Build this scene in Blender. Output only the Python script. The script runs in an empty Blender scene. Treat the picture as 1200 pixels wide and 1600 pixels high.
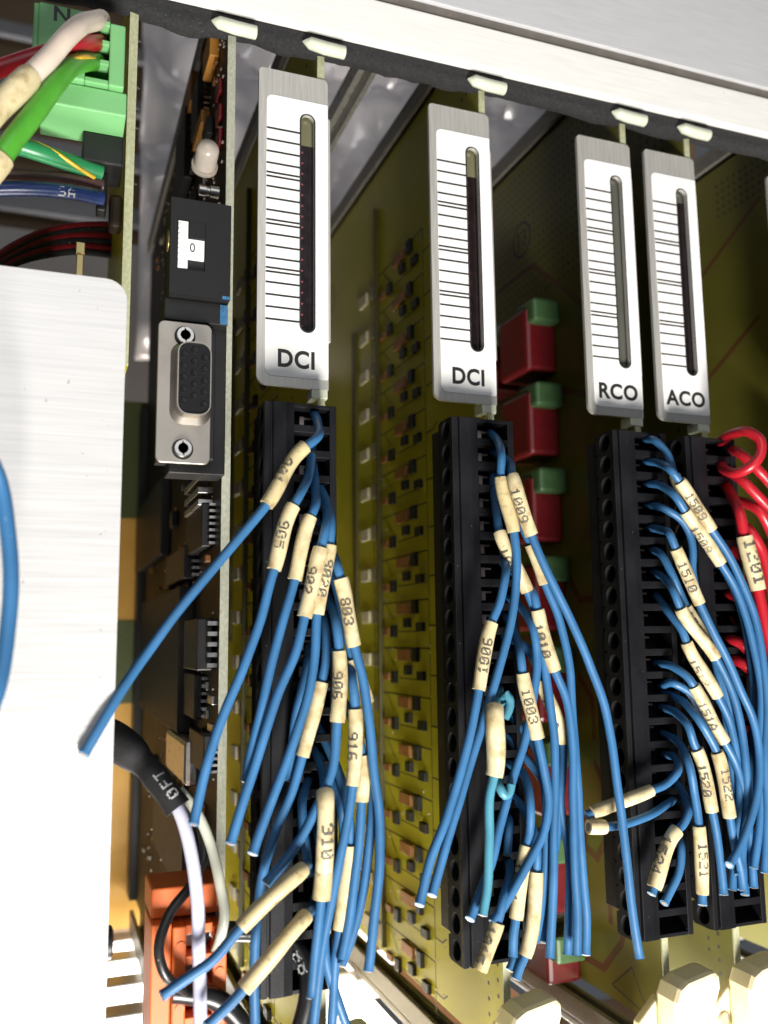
import bpy, bmesh, math, random
import numpy as np
from mathutils import Vector, Matrix
random.seed(7)
S = 0.001                                   # everything below is written in millimetres
sc = bpy.context.scene
COL = sc.collection

# ------------------------------------------------------------------ camera
F_PX = 1400.0
YAW, PITCH, ROLL = (math.radians(a) for a in (20.5, 8.1, 0.65))
FW = np.array([math.sin(YAW)*math.cos(PITCH), math.cos(YAW)*math.cos(PITCH), math.sin(PITCH)])
_rt = np.array([math.cos(YAW), -math.sin(YAW), 0.0]); _dn = np.cross(FW, _rt)
RT = math.cos(ROLL)*_rt + math.sin(ROLL)*_dn
DN = -math.sin(ROLL)*_rt + math.cos(ROLL)*_dn
CAM = np.array([0.0, -180.346, 150.0])
def ray(u, v): return FW + RT*(u-600)/F_PX + DN*(v-800)/F_PX
def at(u, v, y=0.0):                         # point of the plane y = const
    r = ray(u, v); return CAM + r*((y-CAM[1])/r[1])
def atX(u, v, X):                            # point of the plane x = const
    r = ray(u, v); return CAM + r*((X-CAM[0])/r[0])
cd = bpy.data.cameras.new('camera'); cam = bpy.data.objects.new('camera', cd); COL.objects.link(cam)
cd.sensor_fit = 'VERTICAL'; cd.sensor_height = 36; cd.sensor_width = 36; cd.lens = 36*F_PX/1600
cd.clip_start = 0.005; cd.clip_end = 50
M = Matrix(((RT[0], -DN[0], -FW[0], CAM[0]*S), (RT[1], -DN[1], -FW[1], CAM[1]*S), (RT[2], -DN[2], -FW[2], CAM[2]*S), (0, 0, 0, 1)))
cam.matrix_world = M
cd.dof.use_dof = True; cd.dof.focus_distance = 0.186; cd.dof.aperture_fstop = 17.0
sc.camera = cam

# ------------------------------------------------------------------ light
w = bpy.data.worlds.new('World'); sc.world = w; w.use_nodes = True
bg = w.node_tree.nodes['Background']; bg.inputs[0].default_value = (0.80, 0.88, 1.0, 1); bg.inputs[1].default_value = 0.085
def area(name, loc, target, size, power, color=(1, 1, 1), sy=None):
    l = bpy.data.lights.new(name, 'AREA'); l.energy = power; l.color = color
    l.shape = 'RECTANGLE'; l.size = size*S; l.size_y = (sy or size)*S
    o = bpy.data.objects.new(name, l); COL.objects.link(o)
    o.location = Vector(loc)*S
    o.rotation_euler = (Vector(target)-Vector(loc)).to_track_quat('-Z', 'Y').to_euler()
    return o
area('lamp_low_front', (50, -330, -200), (85, 10, 140), 130, 6.9, (1.0, 0.965, 0.91))
area('lamp_under_rack', (90, 130, -50), (90, 132, 60), 220, 3.3, (1.0, 0.95, 0.86))
area('lamp_room', (-40, -600, 420), (90, 0, 200), 420, 0.9, (0.95, 0.97, 1.0))
vs = sc.view_settings; vs.view_transform = 'Standard'; vs.look = 'None'; vs.exposure = 0.0; vs.gamma = 1.0
vs.use_curve_mapping = False
sc.render.engine = 'CYCLES'; sc.cycles.use_denoising = True
sc.cycles.max_bounces = 7; sc.cycles.diffuse_bounces = 4; sc.cycles.glossy_bounces = 4; sc.cycles.transmission_bounces = 6
sc.cycles.caustics_reflective = False; sc.cycles.caustics_refractive = False

# ------------------------------------------------------------------ materials
MATS = {}
def mat(name, col, rough=0.5, metal=0.0, var=0.12, scale=0.6, bump=0.0, bscale=3.0, stretch=(1, 1, 1), col2=None, spec=0.5,
        trans=0.0, sss=0.0, alpha=1.0, speck=None, coat=0.0, stain=None):
    m = bpy.data.materials.new(name); m.use_nodes = True
    nt = m.node_tree; N = nt.nodes; L = nt.links
    b = N['Principled BSDF']
    b.inputs['Roughness'].default_value = rough; b.inputs['Metallic'].default_value = metal
    b.inputs['Specular IOR Level'].default_value = spec
    b.inputs['Transmission Weight'].default_value = trans
    b.inputs['Alpha'].default_value = alpha
    b.inputs['Coat Weight'].default_value = coat
    if sss:
        b.inputs['Subsurface Weight'].default_value = sss
        b.inputs['Subsurface Radius'].default_value = (0.0014, 0.0011, 0.0007); b.inputs['Subsurface Scale'].default_value = 1.0
    tc = N.new('ShaderNodeTexCoord'); mp = N.new('ShaderNodeMapping'); mp.inputs['Scale'].default_value = stretch
    L.new(tc.outputs['Object'], mp.inputs['Vector'])
    n1 = N.new('ShaderNodeTexNoise'); n1.inputs['Scale'].default_value = scale*1000; n1.inputs['Detail'].default_value = 5
    L.new(mp.outputs[0], n1.inputs['Vector'])
    cr = N.new('ShaderNodeValToRGB'); L.new(n1.outputs['Fac'], cr.inputs[0])
    c = np.array(col); c2 = np.array(col2) if col2 is not None else np.clip(c*(1+var), 0, 1)
    c1 = c if col2 is not None else c*(1-var)
    cr.color_ramp.elements[0].position = 0.32; cr.color_ramp.elements[1].position = 0.68
    cr.color_ramp.elements[0].color = (*c1, 1); cr.color_ramp.elements[1].color = (*c2, 1)
    out = cr.outputs[0]
    for spot in (speck, stain):
        if not spot: continue
        colr, sca, thr, wid = spot
        n2 = N.new('ShaderNodeTexNoise'); n2.inputs['Scale'].default_value = sca*1000; n2.inputs['Detail'].default_value = 4
        L.new(tc.outputs['Object'], n2.inputs['Vector'])
        r2 = N.new('ShaderNodeValToRGB'); r2.color_ramp.elements[0].position = thr; r2.color_ramp.elements[1].position = thr+wid
        L.new(n2.outputs['Fac'], r2.inputs[0])
        mx = N.new('ShaderNodeMixRGB'); L.new(r2.outputs[0], mx.inputs[0]); L.new(out, mx.inputs[1]); mx.inputs[2].default_value = (*colr, 1)
        out = mx.outputs[0]
    L.new(out, b.inputs['Base Color'])
    # roughness variation
    mr = N.new('ShaderNodeMapRange'); L.new(n1.outputs['Fac'], mr.inputs[0])
    mr.inputs[3].default_value = max(0.02, rough-0.08); mr.inputs[4].default_value = min(1, rough+0.08)
    L.new(mr.outputs[0], b.inputs['Roughness'])
    if bump:
        n3 = N.new('ShaderNodeTexNoise'); n3.inputs['Scale'].default_value = bscale*1000; n3.inputs['Detail'].default_value = 3
        L.new(mp.outputs[0], n3.inputs['Vector'])
        bp = N.new('ShaderNodeBump'); bp.inputs['Strength'].default_value = bump; bp.inputs['Distance'].default_value = 0.0002
        L.new(n3.outputs['Fac'], bp.inputs['Height']); L.new(bp.outputs[0], b.inputs['Normal'])
    MATS[name] = m
    return m
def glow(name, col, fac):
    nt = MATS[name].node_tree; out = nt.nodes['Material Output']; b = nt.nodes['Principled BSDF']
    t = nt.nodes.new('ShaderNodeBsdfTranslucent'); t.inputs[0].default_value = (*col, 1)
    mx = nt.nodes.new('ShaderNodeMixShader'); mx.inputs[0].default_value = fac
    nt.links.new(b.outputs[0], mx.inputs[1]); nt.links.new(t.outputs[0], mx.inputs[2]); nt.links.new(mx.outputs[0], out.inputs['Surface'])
DUST = ((0.30, 0.29, 0.27), 1.6, 0.70, 0.05)
mat('blue', (0.029, 0.120, 0.265), 0.44, var=0.16, scale=0.10, bump=0.10, bscale=0.7, speck=((0.30, 0.40, 0.55), 2.2, 0.75, 0.03))
mat('blue_cut', (0.07, 0.17, 0.29), 0.5, var=0.3, scale=1.0)
mat('teal', (0.06, 0.22, 0.30), 0.35, var=0.15, scale=0.1)
mat('red', (0.38, 0.010, 0.019), 0.33, var=0.10, scale=0.15)
mat('cream_wire', (0.72, 0.60, 0.50), 0.4, var=0.08, scale=0.2)
mat('green_wire', (0.075, 0.33, 0.03), 0.35, scale=0.2)
mat('green_dark', (0.02, 0.20, 0.07), 0.35, scale=0.2)
mat('yellow', (0.65, 0.42, 0.03), 0.4)
mat('brown_wire', (0.075, 0.035, 0.030), 0.35)
mat('navy', (0.012, 0.028, 0.11), 0.3)
mat('darkred', (0.12, 0.006, 0.01), 0.3)
mat('black_wire', (0.010, 0.010, 0.011), 0.35, speck=DUST)
mat('shrink', (0.013, 0.013, 0.014), 0.55, bump=0.25, bscale=0.8, speck=((0.28, 0.27, 0.26), 1.2, 0.72, 0.04))
mat('clear_tube', (0.60, 0.60, 0.74), 0.22, var=0.08, scale=0.1, sss=0.4)
mat('clear_tube2', (0.42, 0.43, 0.36), 0.24, var=0.10, scale=0.1, sss=0.3)
mat('sleeve', (0.60, 0.51, 0.305), 0.42, var=0.10, scale=0.25, bump=0.2, bscale=0.9, sss=0.10, stain=((0.33, 0.24, 0.11), 0.30, 0.47, 0.25), speck=((0.10, 0.08, 0.05), 1.7, 0.73, 0.03))
mat('sleeve_aged', (0.50, 0.41, 0.22), 0.38, var=0.10, scale=0.3, bump=0.12, bscale=0.9, sss=0.10, stain=((0.24, 0.18, 0.09), 0.5, 0.55, 0.22), speck=((0.06, 0.05, 0.04), 1.6, 0.68, 0.03))
mat('ink', (0.018, 0.017, 0.017), 0.5)
mat('ink_worn', (0.045, 0.040, 0.036), 0.6, col2=(0.16, 0.14, 0.10), scale=0.5)
mat('ink_white', (0.40, 0.40, 0.40), 0.5)
mat('ink_grey', (0.055, 0.052, 0.05), 0.6)
mat('copper', (0.50, 0.40, 0.33), 0.45, metal=0.9)
mat('block', (0.0075, 0.0075, 0.009), 0.40, spec=0.24, var=0.3, scale=0.12, bump=0.10, bscale=2.0, speck=((0.20, 0.20, 0.20), 1.3, 0.74, 0.03))
mat('block_shaded', (0.006, 0.006, 0.006), 0.7, var=0.2, spec=0.15)  # block plastic made darker, shade of holes and recesses put into the colour
mat('clamp_metal', (0.55, 0.46, 0.42), 0.5, metal=0.7)
mat('tin', (0.62, 0.60, 0.57), 0.3, metal=1.0)
mat('steel', (0.40, 0.365, 0.32), 0.36, metal=0.9, var=0.10, scale=0.08, bump=0.05, bscale=0.5, stain=((0.30, 0.26, 0.22), 0.12, 0.55, 0.3))
mat('brushed', (0.56, 0.54, 0.50), 0.42, metal=0.5, var=0.10, scale=0.35, stretch=(9, 9, 0.35), bump=0.10, bscale=1.0)
mat('brushed_dull', (0.47, 0.46, 0.44), 0.5, metal=0.5, var=0.12, scale=0.35, stretch=(9, 9, 0.35), bump=0.08, bscale=1.0)
mat('plate', (0.64, 0.63, 0.62), 0.40, metal=0.45, var=0.08, scale=0.5, stretch=(0.10, 1, 4.0), bump=0.14, bscale=1.2, speck=((0.42, 0.41, 0.40), 0.9, 0.72, 0.04))
mat('rail', (0.88, 0.86, 0.82), 0.40, metal=0.1, var=0.05, scale=0.25, stretch=(0.3, 1, 6), bump=0.05, bscale=1.2, speck=((0.35, 0.33, 0.30), 0.7, 0.74, 0.03))
mat('lid', (0.56, 0.56, 0.57), 0.5, metal=0.1, var=0.05, scale=0.3, stretch=(0.3, 1, 5), bump=0.05, bscale=1.5)
mat('sticker', (0.83, 0.82, 0.80), 0.35, var=0.015, scale=0.05, speck=((0.55, 0.52, 0.48), 0.9, 0.77, 0.03))
mat('seam', (0.13, 0.115, 0.10), 0.6, var=0.15, scale=0.2, speck=((0.3, 0.16, 0.10), 0.5, 0.68, 0.05))
mat('foam', (0.014, 0.014, 0.015), 0.95, var=0.45, scale=1.3, bump=1.0, bscale=1.6, speck=((0.05, 0.05, 0.05), 1.7, 0.64, 0.06))
mat('nylon', (0.60, 0.62, 0.50), 0.25, var=0.05, sss=0.25, scale=0.15)
mat('handle', (0.94, 0.85, 0.56), 0.3, var=0.04, sss=0.2, scale=0.08)
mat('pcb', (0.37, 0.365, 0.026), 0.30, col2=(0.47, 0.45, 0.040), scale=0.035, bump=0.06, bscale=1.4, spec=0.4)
mat('pcb_shaded', (0.110, 0.104, 0.016), 0.36, col2=(0.145, 0.134, 0.021), scale=0.04, bump=0.05, bscale=1.4, spec=0.4)  # pcb darkened for the right hand cards, dimmer light there put into the colour
glow('pcb', (0.85, 0.78, 0.12), 0.40); glow('pcb_shaded', (0.5, 0.46, 0.10), 0.10)
mat('pcb_brown', (0.013, 0.009, 0.005), 0.45, col2=(0.020, 0.014, 0.007), scale=0.08, spec=0.12)
mat('pcb_edge', (0.30, 0.31, 0.17), 0.7, col2=(0.42, 0.42, 0.28), scale=1.6, bump=0.4, bscale=2.2, stretch=(1, 1, 0.6))
mat('pcb_edge_grey', (0.26, 0.27, 0.20), 0.7, col2=(0.38, 0.38, 0.31), scale=1.8, bump=0.4, bscale=2.2, stretch=(1, 1, 0.6))
mat('trace_dark', (0.055, 0.048, 0.010), 0.5)
mat('trace_brown', (0.105, 0.040, 0.012), 0.45)
mat('comp_black', (0.009, 0.009, 0.009), 0.45, spec=0.35)
mat('dark_face', (0.006, 0.006, 0.007), 0.4, spec=0.25)
mat('comp_grey_dark', (0.018, 0.017, 0.016), 0.5, spec=0.15)
mat('comp_brown', (0.21, 0.085, 0.024), 0.45, var=0.2, scale=0.3)
mat('comp_white', (0.46, 0.41, 0.29), 0.5)
mat('comp_grey', (0.20, 0.17, 0.13), 0.5)
mat('comp_orange', (0.34, 0.15, 0.025), 0.45)
mat('relay_red', (0.095, 0.005, 0.007), 0.35)
mat('relay_green', (0.042, 0.092, 0.034), 0.4)
mat('conn_green', (0.165, 0.42, 0.165), 0.42, var=0.05, scale=0.1)
mat('conn_orange', (0.62, 0.125, 0.02), 0.4, var=0.06, scale=0.1, sss=0.1)
mat('led_glass', (0.33, 0.29, 0.25), 0.18, var=0.04, sss=0.3)
mat('led_bar', (0.011, 0.006, 0.007), 0.22, var=0.4, scale=0.4)
mat('led_dot', (0.26, 0.06, 0.07), 0.25)
mat('window', (0.15, 0.145, 0.08), 0.15, var=0.2, scale=0.05, coat=0.3)
mat('window_grey', (0.085, 0.085, 0.07), 0.12, var=0.3, scale=0.03, coat=0.4)
mat('brass', (0.45, 0.36, 0.16), 0.35, metal=0.8)
mat('bluepaint', (0.03, 0.12, 0.24), 0.5, var=0.3, scale=1.0)
mat('cab_grey', (0.23, 0.225, 0.23), 0.5, var=0.08, scale=0.02)
mat('slat', (0.50, 0.50, 0.52), 0.45, var=0.1, scale=0.02, metal=0.3)
mat('slat_gap', (0.16, 0.11, 0.065), 0.8)
mat('film', (0.72, 0.68, 0.69), 0.20, var=0.10, scale=0.02, metal=0.12, coat=0.6)
mat('backplane', (0.42, 0.22, 0.035), 0.5, col2=(0.52, 0.29, 0.05), scale=0.05)
mat('backplane_green', (0.05, 0.065, 0.015), 0.5)
mat('alu_bar', (0.70, 0.68, 0.65), 0.35, metal=0.5, scale=0.2, stretch=(0.1, 2, 2))
mat('floor', (0.38, 0.27, 0.19), 0.7, scale=0.01)
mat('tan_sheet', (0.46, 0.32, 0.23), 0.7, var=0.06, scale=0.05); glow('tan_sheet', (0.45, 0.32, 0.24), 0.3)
mat('pale_sheet', (0.75, 0.72, 0.66), 0.5, var=0.05, scale=0.05); glow('pale_sheet', (0.9, 0.86, 0.78), 0.6)  # sheet metal given translucency so its unlit top comes out bright
mat('guide', (0.15, 0.14, 0.12), 0.45)
mat('guide_steel', (0.42, 0.41, 0.38), 0.3, metal=0.8)

# ------------------------------------------------------------------ mesh helpers
class MB:
    def __init__(s): s.v = []; s.f = []
    def add(s, vs, fs):
        n = len(s.v); s.v += [tuple(map(float, p)) for p in vs]; s.f += [tuple(i+n for i in f) for f in fs]; return s
    def box(s, x0, x1, y0, y1, z0, z1):
        return s.add([(x0,y0,z0),(x1,y0,z0),(x1,y1,z0),(x0,y1,z0),(x0,y0,z1),(x1,y0,z1),(x1,y1,z1),(x0,y1,z1)],
                     [(3,2,1,0),(4,5,6,7),(0,1,5,4),(1,2,6,5),(2,3,7,6),(3,0,4,7)])
    def prism(s, poly, a0, a1, ax='y'):
        # poly: list of 2D points counter-clockwise; ax: extrusion axis
        n = len(poly)
        def p(q, t): return {'y': (q[0], t, q[1]), 'x': (t, q[0], q[1]), 'z': (q[0], q[1], t)}[ax]
        vs = [p(q, a0) for q in poly] + [p(q, a1) for q in poly]
        return s.add(vs, [tuple(range(n))[::-1], tuple(range(n, 2*n))] + [(i, (i+1) % n, n+(i+1) % n, n+i) for i in range(n)])
    def tube(s, pts, r, n=12, cap=True):
        pts = [np.array(p, float) for p in pts]; m = len(pts)
        rs = r if hasattr(r, '__len__') else [r]*m
        T = [pts[min(i+1, m-1)]-pts[max(i-1, 0)] for i in range(m)]; T = [t/max(np.linalg.norm(t), 1e-9) for t in T]
        a = np.array([0, -1.0, 0.02]); u = a-T[0]*(a@T[0]); u /= np.linalg.norm(u)
        vs = []; fs = []
        for i in range(m):
            u = u-T[i]*(u@T[i]); u /= np.linalg.norm(u); b = np.cross(T[i], u)
            for k in range(n):
                th = 2*math.pi*k/n; vs.append(pts[i]+rs[i]*(math.cos(th)*u+math.sin(th)*b))
        for i in range(m-1):
            for k in range(n):
                k2 = (k+1) % n; fs.append((i*n+k, i*n+k2, (i+1)*n+k2, (i+1)*n+k))
        if cap: fs += [tuple(range(n))[::-1], tuple((m-1)*n+k for k in range(n))]
        return s.add(vs, fs)
    def cyl(s, c, d, r, h, n=20, r2=None):
        c = np.array(c, float); d = np.array(d, float); d /= np.linalg.norm(d)
        return s.tube([c, c+d*h], [r, r if r2 is None else r2], n)
    def quad(s, a, b, c, d): return s.add([a, b, c, d], [(0, 1, 2, 3)])
def mesh_of(mb, name, material, org=(0, 0, 0), smooth=None):
    me = bpy.data.meshes.new(name)
    o = np.array(org, float)
    me.from_pydata([tuple((np.array(p)-o)*S) for p in mb.v], [], mb.f)
    bm = bmesh.new(); bm.from_mesh(me); bmesh.ops.recalc_face_normals(bm, faces=bm.faces); bm.to_mesh(me); bm.free()
    me.materials.append(MATS[material])
    if smooth:
        for p in me.polygons: p.use_smooth = True
        me.set_sharp_from_angle(angle=math.radians(smooth))
    return me
ORG = {}
def part(name, mb, material, parent=None, bev=0.0, smooth=None, org=None, mesh=None, loc=None, label=None):
    o_ = org if org is not None else (ORG.get(parent.name, (0, 0, 0)) if parent else (0, 0, 0))
    me = mesh or mesh_of(mb, name, material, o_, smooth)
    o = bpy.data.objects.new(name, me); COL.objects.link(o)
    if parent: o.parent = parent
    elif org is not None: o.location = Vector(org)*S
    ORG[o.name] = tuple(o_)
    if loc is not None: o.location = Vector(loc)*S
    if bev:
        b = o.modifiers.new('bevel', 'BEVEL'); b.width = bev*S; b.segments = 2; b.limit_method = 'ANGLE'; b.angle_limit = math.radians(40)
    if label: o['label'] = label
    return o
def thing(name, label, cat, loc, group=None):
    o = bpy.data.objects.new(name, None); COL.objects.link(o); o.location = Vector(loc)*S
    o.empty_display_size = 0.005
    ORG[o.name] = tuple(loc); o['label'] = label; o['category'] = cat
    if group: o['group'] = group
    return o
def tag(o, label, cat, group=None):
    o['label'] = label; o['category'] = cat
    if group: o['group'] = group
    return o
def curve_geo(splines, ext=0.0, res=1):
    c = bpy.data.curves.new('tmp', 'CURVE'); c.dimensions = '2D'; c.fill_mode = 'BOTH'; c.extrude = ext
    for pl in splines:
        sp = c.splines.new('POLY'); sp.points.add(len(pl)-1); sp.use_cyclic_u = True
        for p, q in zip(sp.points, pl): p.co = (q[0], q[1], 0, 1)
    return _eval(c)
def text_geo(s, size, ext=0.0, offset=0.0):
    c = bpy.data.curves.new('tmp', 'FONT'); c.body = s; c.size = size; c.extrude = ext; c.offset = offset; c.space_character = 1.08 if offset > 0.15 else 1.0
    c.align_x = 'CENTER'; c.align_y = 'CENTER'; c.resolution_u = 4
    return _eval(c)
def _eval(c):
    o = bpy.data.objects.new('tmp', c); COL.objects.link(o)
    dg = bpy.context.evaluated_depsgraph_get(); dg.update()
    me = o.evaluated_get(dg).to_mesh()
    vs = [tuple(v.co) for v in me.vertices]; fs = [tuple(p.vertices) for p in me.polygons]
    o.evaluated_get(dg).to_mesh_clear(); bpy.data.objects.remove(o); bpy.data.curves.remove(c)
    return vs, fs
def rrect(x0, x1, z0, z1, r, n=5, r4=None):
    rr = r4 or (r, r, r, r)                  # radii: bl, br, tr, tl
    out = []
    for (cx, cz, a, q) in ((x0, z0, 180, rr[0]), (x1, z0, 270, rr[1]), (x1, z1, 0, rr[2]), (x0, z1, 90, rr[3])):
        sx = 1 if cx == x0 else -1; sz = 1 if cz == z0 else -1
        if q <= 0: out.append((cx, cz)); continue
        for k in range(n+1):
            t = math.radians(a+90*k/n); out.append((cx+sx*q+q*math.cos(t), cz+sz*q+q*math.sin(t)))
    return out
def smoothpath(P, step=0.9):
    P = [np.array(p, float) for p in P]; n = len(P)
    out = []; idx = []
    for i in range(n-1):
        p0 = P[max(i-1, 0)]; p1 = P[i]; p2 = P[i+1]; p3 = P[min(i+2, n-1)]
        # centripetal-like: scale tangents by segment length
        L = np.linalg.norm(p2-p1)
        def tan(a, b, c):
            la = np.linalg.norm(b-a) or 1e-6; lc = np.linalg.norm(c-b) or 1e-6
            t = (b-a)/la*lc + (c-b)/lc*la
            return t/(la+lc)
        m1 = tan(p0, p1, p2)*L if i > 0 else (p2-p1); m2 = tan(p1, p2, p3)*L if i < n-2 else (p2-p1)
        k = max(2, int(L/step)); idx.append(len(out))
        for j in range(k):
            t = j/k; t2 = t*t; t3 = t2*t
            out.append((2*t3-3*t2+1)*p1+(t3-2*t2+t)*m1+(-2*t3+3*t2)*p2+(t3-t2)*m2)
    idx.append(len(out)); out.append(P[-1])
    return out, idx

# ------------------------------------------------------------------ setting
def struct(name, mb, material, parent=None, **k):
    o = part(name, mb, material, parent, **k)
    if not parent: o['kind'] = 'structure'
    return o
HP = 20.32
XP = {'power': 12.2, 'cpu': 33.0, 'dci1': 53.3, 'dci2': 94.0, 'rco': 134.6, 'aco': 154.9, 'last': 195.6}
ZT, ZB, YB = 298.0, 62.0, 160.0

# cabinet back with louvres
back = struct('cabinet_wall', MB().box(-200, 420, 300, 304, -40, 560), 'slat_gap')
slat_mesh = None
for i in range(9):
    z = 372+i*32
    mb = MB().add([(-200, 292, z), (420, 292, z), (420, 300, z+13), (-200, 300, z+13), (-200, 293, z-2), (420, 293, z-2), (420, 300, z+11), (-200, 300, z+11)],
                  [(0, 1, 2, 3), (4, 7, 6, 5), (0, 4, 5, 1), (3, 2, 6, 7), (0, 3, 7, 4), (1, 5, 6, 2)])
    part('louvre', mb, 'slat', back)
struct('rear_panel', MB().box(-200, 62, 272, 275, 258, 352), 'cab_grey')
struct('cabinet_floor', MB().box(-260, 460, -20, 300, -62, -60), 'floor')

# backplane
bp = thing('backplane', 'yellow brown backplane board behind the cards, seen beside the white cover plate', 'backplane', (110, YB+6, 50))
part('board', MB().box(-30, 250, YB+5, YB+7, 50, 241), 'backplane', bp)
for i in range(12):
    x = 24.6-HP+HP*i
    part('connector_strip', MB().box(x+5.2, x+13, YB-6, YB+5, 60+(i % 2)*2, 236), 'comp_black', bp, bev=0.3)
part('solder_mask', MB().box(-30, 250, YB+4.6, YB+5, 196, 241), 'backplane_green', bp)
part('solder_mask', MB().box(-30, 250, YB+4.6, YB+5, 128, 158), 'backplane_green', bp)

# rails under the cards
for i, (y, h) in enumerate(((96, 6), (118, 7), (141, 7), (163, 6))):
    o = part('support_rail', MB().box(-60, 300, y, y+9, 44-h/2, 44+h/2), 'alu_bar', None, bev=0.6, org=(110, y, 44))
    tag(o, ('bright aluminium rail under the cards, frontmost of four', 'bright aluminium rail under the cards, second from the front', 'bright aluminium rail under the cards, third from the front', 'bright aluminium rail under the cards, rearmost below the backplane')[i], 'rail', 'aluminium rails below the card guides')
# card guides (top and bottom)
gl = {'cpu': 'CPU card', 'dci1': 'first DCI card', 'dci2': 'second DCI card', 'rco': 'RCO card', 'aco': 'ACO card', 'last': 'rightmost card'}
for k, x in XP.items():
    if k == 'power': continue
    o = part('card_guide', MB().box(x-2.4, x-1.1, 8, YB, 52, 57.5).box(x+1.1, x+2.4, 8, YB, 52, 57.5).box(x-2.4, x+2.4, 8, YB, 50, 52), 'guide', org=(x, 8, 50), bev=0.3)
    tag(o, 'grey plastic card guide under the ' + gl[k], 'card guide', 'bottom card guides')
    o = part('card_guide', MB().box(x-2.4, x-1.1, 6, YB, 299, 303).box(x+1.1, x+2.4, 6, YB, 299, 303).box(x-2.4, x+2.4, 6, YB, 303, 304.5), 'guide', org=(x, 6, 299), bev=0.3)
    tag(o, 'grey card guide above the ' + gl[k] + ' behind the foam strip', 'card guide', 'top card guides')
o = part('card_guide', MB().box(71.2, 73.0, 4, YB, 299, 303).box(75.0, 76.4, 4, YB, 299, 303).box(71.2, 76.4, 4, YB, 303, 304.5), 'guide_steel', org=(73.6, 4, 299), bev=0.3)
tag(o, 'empty shiny metal card guide between the two DCI cards', 'card guide', 'top card guides')

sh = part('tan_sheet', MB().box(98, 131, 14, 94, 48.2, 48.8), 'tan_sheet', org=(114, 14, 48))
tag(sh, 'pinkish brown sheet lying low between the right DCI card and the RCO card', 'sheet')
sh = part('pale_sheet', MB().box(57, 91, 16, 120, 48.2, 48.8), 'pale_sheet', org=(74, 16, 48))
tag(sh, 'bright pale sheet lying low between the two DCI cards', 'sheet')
# crumpled film in the cabinet top
mb = MB(); nx, nz = 90, 104
from mathutils import noise
def film_pt(i, j):
    x = 30+i*2.4; z = 268+j*2.6
    p = Vector((x*0.03, z*0.03, 3.1)); q = Vector((x*0.09, z*0.07, 7.7))
    d = 34*abs(noise.noise(p*0.7)) + 9*abs(noise.noise(q*0.6)) + 1.5*abs(noise.noise(q*1.7))
    return (x, 205-d+max(0, (z-330))*0.12, z)
mb.add([film_pt(i, j) for j in range(nz) for i in range(nx)], [(j*nx+i, j*nx+i+1, (j+1)*nx+i+1, (j+1)*nx+i) for j in range(nz-1) for i in range(nx-1)])
film = part('plastic_film', mb, 'film', org=(110, 190, 268), smooth=25)
sd = film.modifiers.new('thickness', 'SOLIDIFY'); sd.thickness = 0.0003
tag(film, 'crumpled shiny grey film hanging behind the card tops', 'film')

# top rail, lid and foam
tr = thing('top_rail', 'bright aluminium rail running slanted across the top of the picture', 'rail', (110, -4, 288))
part('front_lip', MB().box(-80, 330, -4.0, -1.6, 285.7, 296.2), 'rail', tr, bev=0.25)
part('upper_flange', MB().box(-80, 330, -1.6, 5.5, 292.0, 293.4), 'rail', tr)
part('seam', MB().box(-80, 330, -3.4, -1.0, 296.25, 299.2), 'seam', tr)
lid = part('cabinet_lid', MB().box(-80, 330, -4.4, -2.4, 299.0, 380), 'lid', org=(110, -4, 299), bev=0.3)
tag(lid, 'dull grey metal lid above the bright rail, top right', 'lid')
mb = MB(); NX = 420; prof = []
for i in range(NX+1):
    x = -80+i*400/NX
    wob = 0.9*noise.noise(Vector((x*0.06, 0.3, 0)))+0.5*noise.noise(Vector((x*0.25, 5.3, 0)))+0.18*noise.noise(Vector((x*1.1, 2.3, 0)))
    for xp in (32.5, 53.3, 94.0, 134.6, 154.9, 195.6): wob -= 0.9*math.exp(-((x-xp+9)/4.5)**2)
    zb = 281.9+wob*0.9; yj = 0.12*noise.noise(Vector((x*0.9, 9.3, 0)))
    prof.append([(x, -1.55+yj, 291.5), (x, -1.6+yj, 285.6), (x, -2.1+yj, 283.8), (x, -1.6+yj, zb+0.6), (x, -0.5, zb), (x, 1.6, zb-0.1), (x, 2.0, zb+0.4), (x, 2.1, 291.5)])
vsx = [p for r in prof for p in r]; fsx = [(i*8+k, i*8+(k+1) % 8, (i+1)*8+(k+1) % 8, (i+1)*8+k) for i in range(NX) for k in range(8)]
mb.add(vsx, fsx)
fo = part('foam_strip', mb, 'foam', org=(110, 2, 280), smooth=60)
tag(fo, 'dark grey speckled foam strip under the bright rail', 'foam strip')

# ------------------------------------------------------------------ circuit cards
CARD = {}
def board(key, label, material='pcb', edge='pcb_edge', t=1.6, zt=ZT, zb=ZB, y0=0.0, y1=YB, group='circuit cards in the rack'):
    x = XP[key]
    c = thing('circuit_card', label, 'circuit card', (x, y0, zb), group); CARD[key] = c
    b = part('board', MB().box(x-t/2, x+t/2, y0+0.5, y1, zb, zt), material, c)
    part('board_edge', MB().box(x-t/2-0.02, x+t/2+0.02, y0, y0+0.5, zb, zt), edge, c)
    return c
board('power', 'narrow pale green board edge with the green connector at top left', zb=205, y1=60, t=1.7)
board('cpu', 'card with serial connector, rotary switch and milky lamp', 'pcb_brown', 'pcb_edge_grey', t=1.7)
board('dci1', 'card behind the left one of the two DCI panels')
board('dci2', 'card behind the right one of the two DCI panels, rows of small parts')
board('rco', 'card behind the RCO panel, with red relays', 'pcb_shaded')
board('aco', 'card behind the ACO panel', 'pcb_shaded')
board('last', 'olive card at the right edge of the picture behind the red wires', 'pcb_shaded')

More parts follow.
